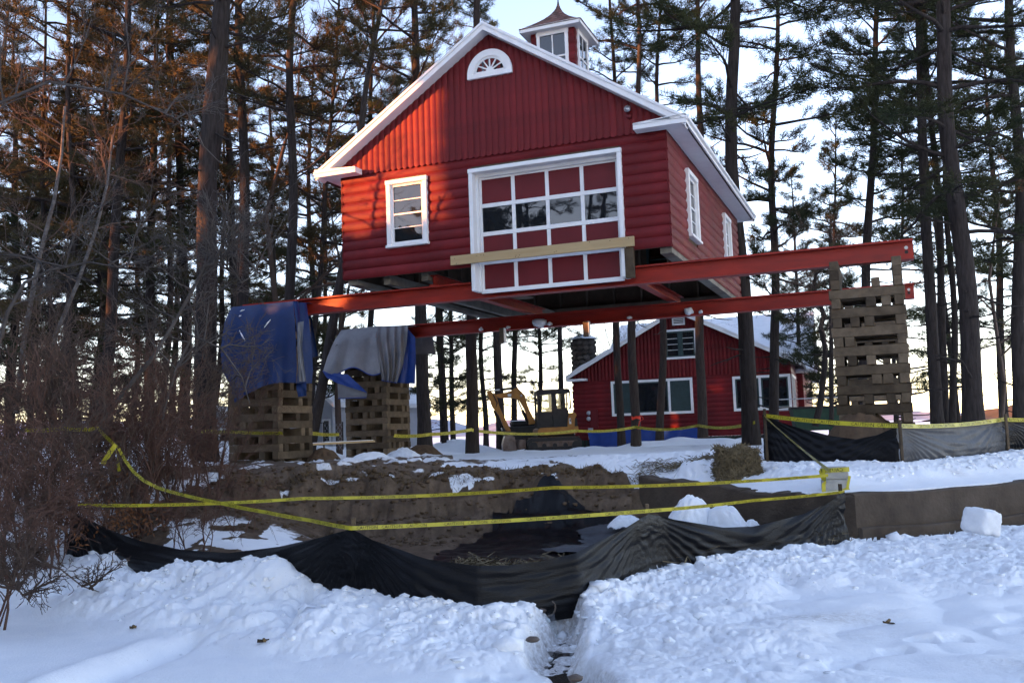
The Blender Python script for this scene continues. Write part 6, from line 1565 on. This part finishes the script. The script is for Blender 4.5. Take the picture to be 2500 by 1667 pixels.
stem_tree('long grey limb reaching from the left edge', [(-60, 1120, 0), (-20, 900, 0), (20, 760, 0), (60, 690, 0), (120, 660, .1), (220, 640, .1), (330, 660, .2)], 12.4, .034, .007, 'grey_limb', 'bare_tree', 13, 9, .7, 'grey_limb')
stem_tree('pale drooping limb across the top left corner', [(-160, 700, 0), (-80, 400, 0), (-20, 260, 0), (120, 200, 0), (300, 230, .2), (430, 290, .3), (540, 400, .3)], 12.0, .03, .005, 'grey_limb', 'bare_tree', 14, 10, .8, 'grey_limb')
SH = [multi_stem(21, 8, 2.3, 'twig', .40, 4, (2, 4), .015, minr=.0026), multi_stem(22, 8, 2.0, 'twig_red', .45, 4, (2, 4), .013, minr=.0026), multi_stem(23, 7, 2.7, 'twig', .42, 4, (2, 4), .017, minr=.0026), multi_stem(24, 7, 1.6, 'twig_red', .5, 4, (2, 4), .012, droop=.3, minr=.0026)]
SHR = [
 ('low brown bush at the left end of the pit bank', 1, 520, 1180, 14.0, .9, .7), ('spreading brown bush before the soil slope', 3, 400, 1230, 12.9, 1.25, 2.0), ('leaning brown bush beside the tape knot', 1, 200, 1200, 13.0, 1.35, 3.9), ('tall red brown bush at the left photo edge', 1, 30, 1240, 12.4, 1.4, 5.9), ('twiggy bush low at the left edge of the snow', 3, 60, 1330, 11.0, 1.2, 1.9), ('brown bush under the grey arching limb', 1, 370, 1160, 13.9, 1.3, 5.2),
 ('dense bush in the back of the thicket', 2, 90, 1200, 13.8, 1.3, 5.0), ('brown bush in the middle of the thicket', 0, 300, 1170, 14.4, 1.5, 4.4), ('brown bush behind the birch stems', 2, 190, 1160, 15.0, 1.4, 2.9), ('big brown bush at the far left back', 0, -20, 1180, 14.2, 1.6, 1.6),
 ('tangled bare bush at the left edge of the snow', 0, 20, 1310, 11.2, 1.0, .3), ('reddish bare bush behind the left fence post', 1, 150, 1260, 12.2, 1.1, 1.2), ('tall bare bush holding the frayed tape', 2, 260, 1240, 12.6, 1.05, 2.2),
 ('reddish bush left of the soil slope', 1, 340, 1220, 12.8, 1.1, 3.1), ('bare bush at the top of the soil slope', 0, 430, 1170, 14.2, 1.05, 4.0),
 ('tall twiggy bush before the largest pine trunk', 2, 400, 1140, 15.5, 1.3, .9),
 ('low drooping bush over the snow at the left edge', 3, -30, 1420, 9.0, 1.0, .5), ('fine branched bush by the left fence end', 3, 110, 1375, 10.9, .95, 2.4), ('bush between thicket and blue tarp crib', 0, 500, 1130, 16.6, 1.1, 3.6),
 ('small bare bush on the snow patch behind the sagging fence', 3, 470, 1300, 11.4, .75, 4.6), ('thin sapling bush on the soil slope', 3, 590, 1250, 12.6, .6, 1.1),]
for lab, k, px, py, Y, s, ro in SHR: place_bare(lab, SH[k], px, py, Y, s, ro, 'bare_bush', 'bush', 'bare bushes of the left thicket', part='stems')
# two bowed twigs that sweep low over the snow at lower left
for lab, path, Y, sd in (('bowed twig hanging low over the smooth snow', [(-40, 1250, 0), (20, 1330, 0), (90, 1375, 0), (150, 1390, 0), (200, 1430, .1), (245, 1445, .1)], 9.6, 31), ('lowest bowed twig at the left photo edge', [(-60, 1380, 0), (0, 1420, 0), (45, 1440, 0), (75, 1470, 0)], 8.6, 32)):
    stem_tree(lab, path, Y, .014, .004, 'twig', 'bare_bush', 12, sd, .28, 'twig')
    COL.objects[-1]
for o in COL.objects:
    if o.get('label', '').startswith(('bowed twig', 'lowest bowed')): o['category'] = 'bush'
# dead leaves caught in the thicket
def leaves(n, seed):
    r = np.random.RandomState(seed); cs = np.array([(at(px, py, Y)) for px, py, Y in ((330, 1250, 12.2), (300, 1265, 12.0), (250, 1290, 11.6), (180, 1220, 12.0), (60, 1140, 12.2), (350, 1270, 12.4), (160, 1290, 11.3), (240, 1180, 12.6))])
    c = cs[r.randint(0, len(cs), n)]+r.randn(n, 3)*np.array([.22, .2, .10]); d = r.randn(n, 3); d /= np.linalg.norm(d, axis=1)[:, None]; w = np.cross(d, r.randn(n, 3)); w /= np.linalg.norm(w, axis=1)[:, None]
    V = np.stack((c-d*.03, c+w*.014, c+d*.03, c-w*.014), 1).reshape(-1, 3); o = obj('dead_leaves', np_mesh('dead_leaves', V, np.arange(n*4).reshape(-1, 4), mat=MAT['dry_leaf'])); tag(o, 'brown dead leaves caught in the left thicket', 'leaves', None, 'stuff')
leaves(900, 4)
# dry grass and roots on the bank edge
def grass(n, seed):
    r = np.random.RandomState(seed); x = r.rand(n)*6.6-4.6; y = yb_of(x)+r.randn(n)*.18; z = ground(x, y, True); a = r.rand(n)*6.28; h = .05+.12*r.rand(n); l = np.stack((np.cos(a)*h*.7, np.sin(a)*h*.7, h*(r.rand(n)*1.2-.45)), -1); p = np.stack((x, y, z), -1); w = np.stack((-np.sin(a), np.cos(a), a*0), -1)*.005
    V = np.stack((p-w, p+w, p+l), 1).reshape(-1, 3); o = obj('dry_grass', np_mesh('dry_grass', V, T=np.arange(n*3).reshape(-1, 3), mat=MAT['grass_tuft'])); tag(o, 'dry grass and roots along the pit edge', 'grass', None, 'stuff')
grass(5200, 3)
rt = thing('orange_bush', 'rusty brown shrub beyond the yard left of the dark trunk', 'bush', at(1003, 1075, 52))
r = np.random.RandomState(3); c_ = r.randn(1500, 3)*np.array([.45, .4, .4])+np.array([0, 0, .75]); V_ = needle_tris(c_, r.randn(1500, 3), r, 2, .12, .06); obj('foliage', np_mesh('foliage', V_, T=np.arange(len(V_)).reshape(-1, 3), mat=MAT['dry_leaf']), rt)
obj('stems', SH[3], rt)
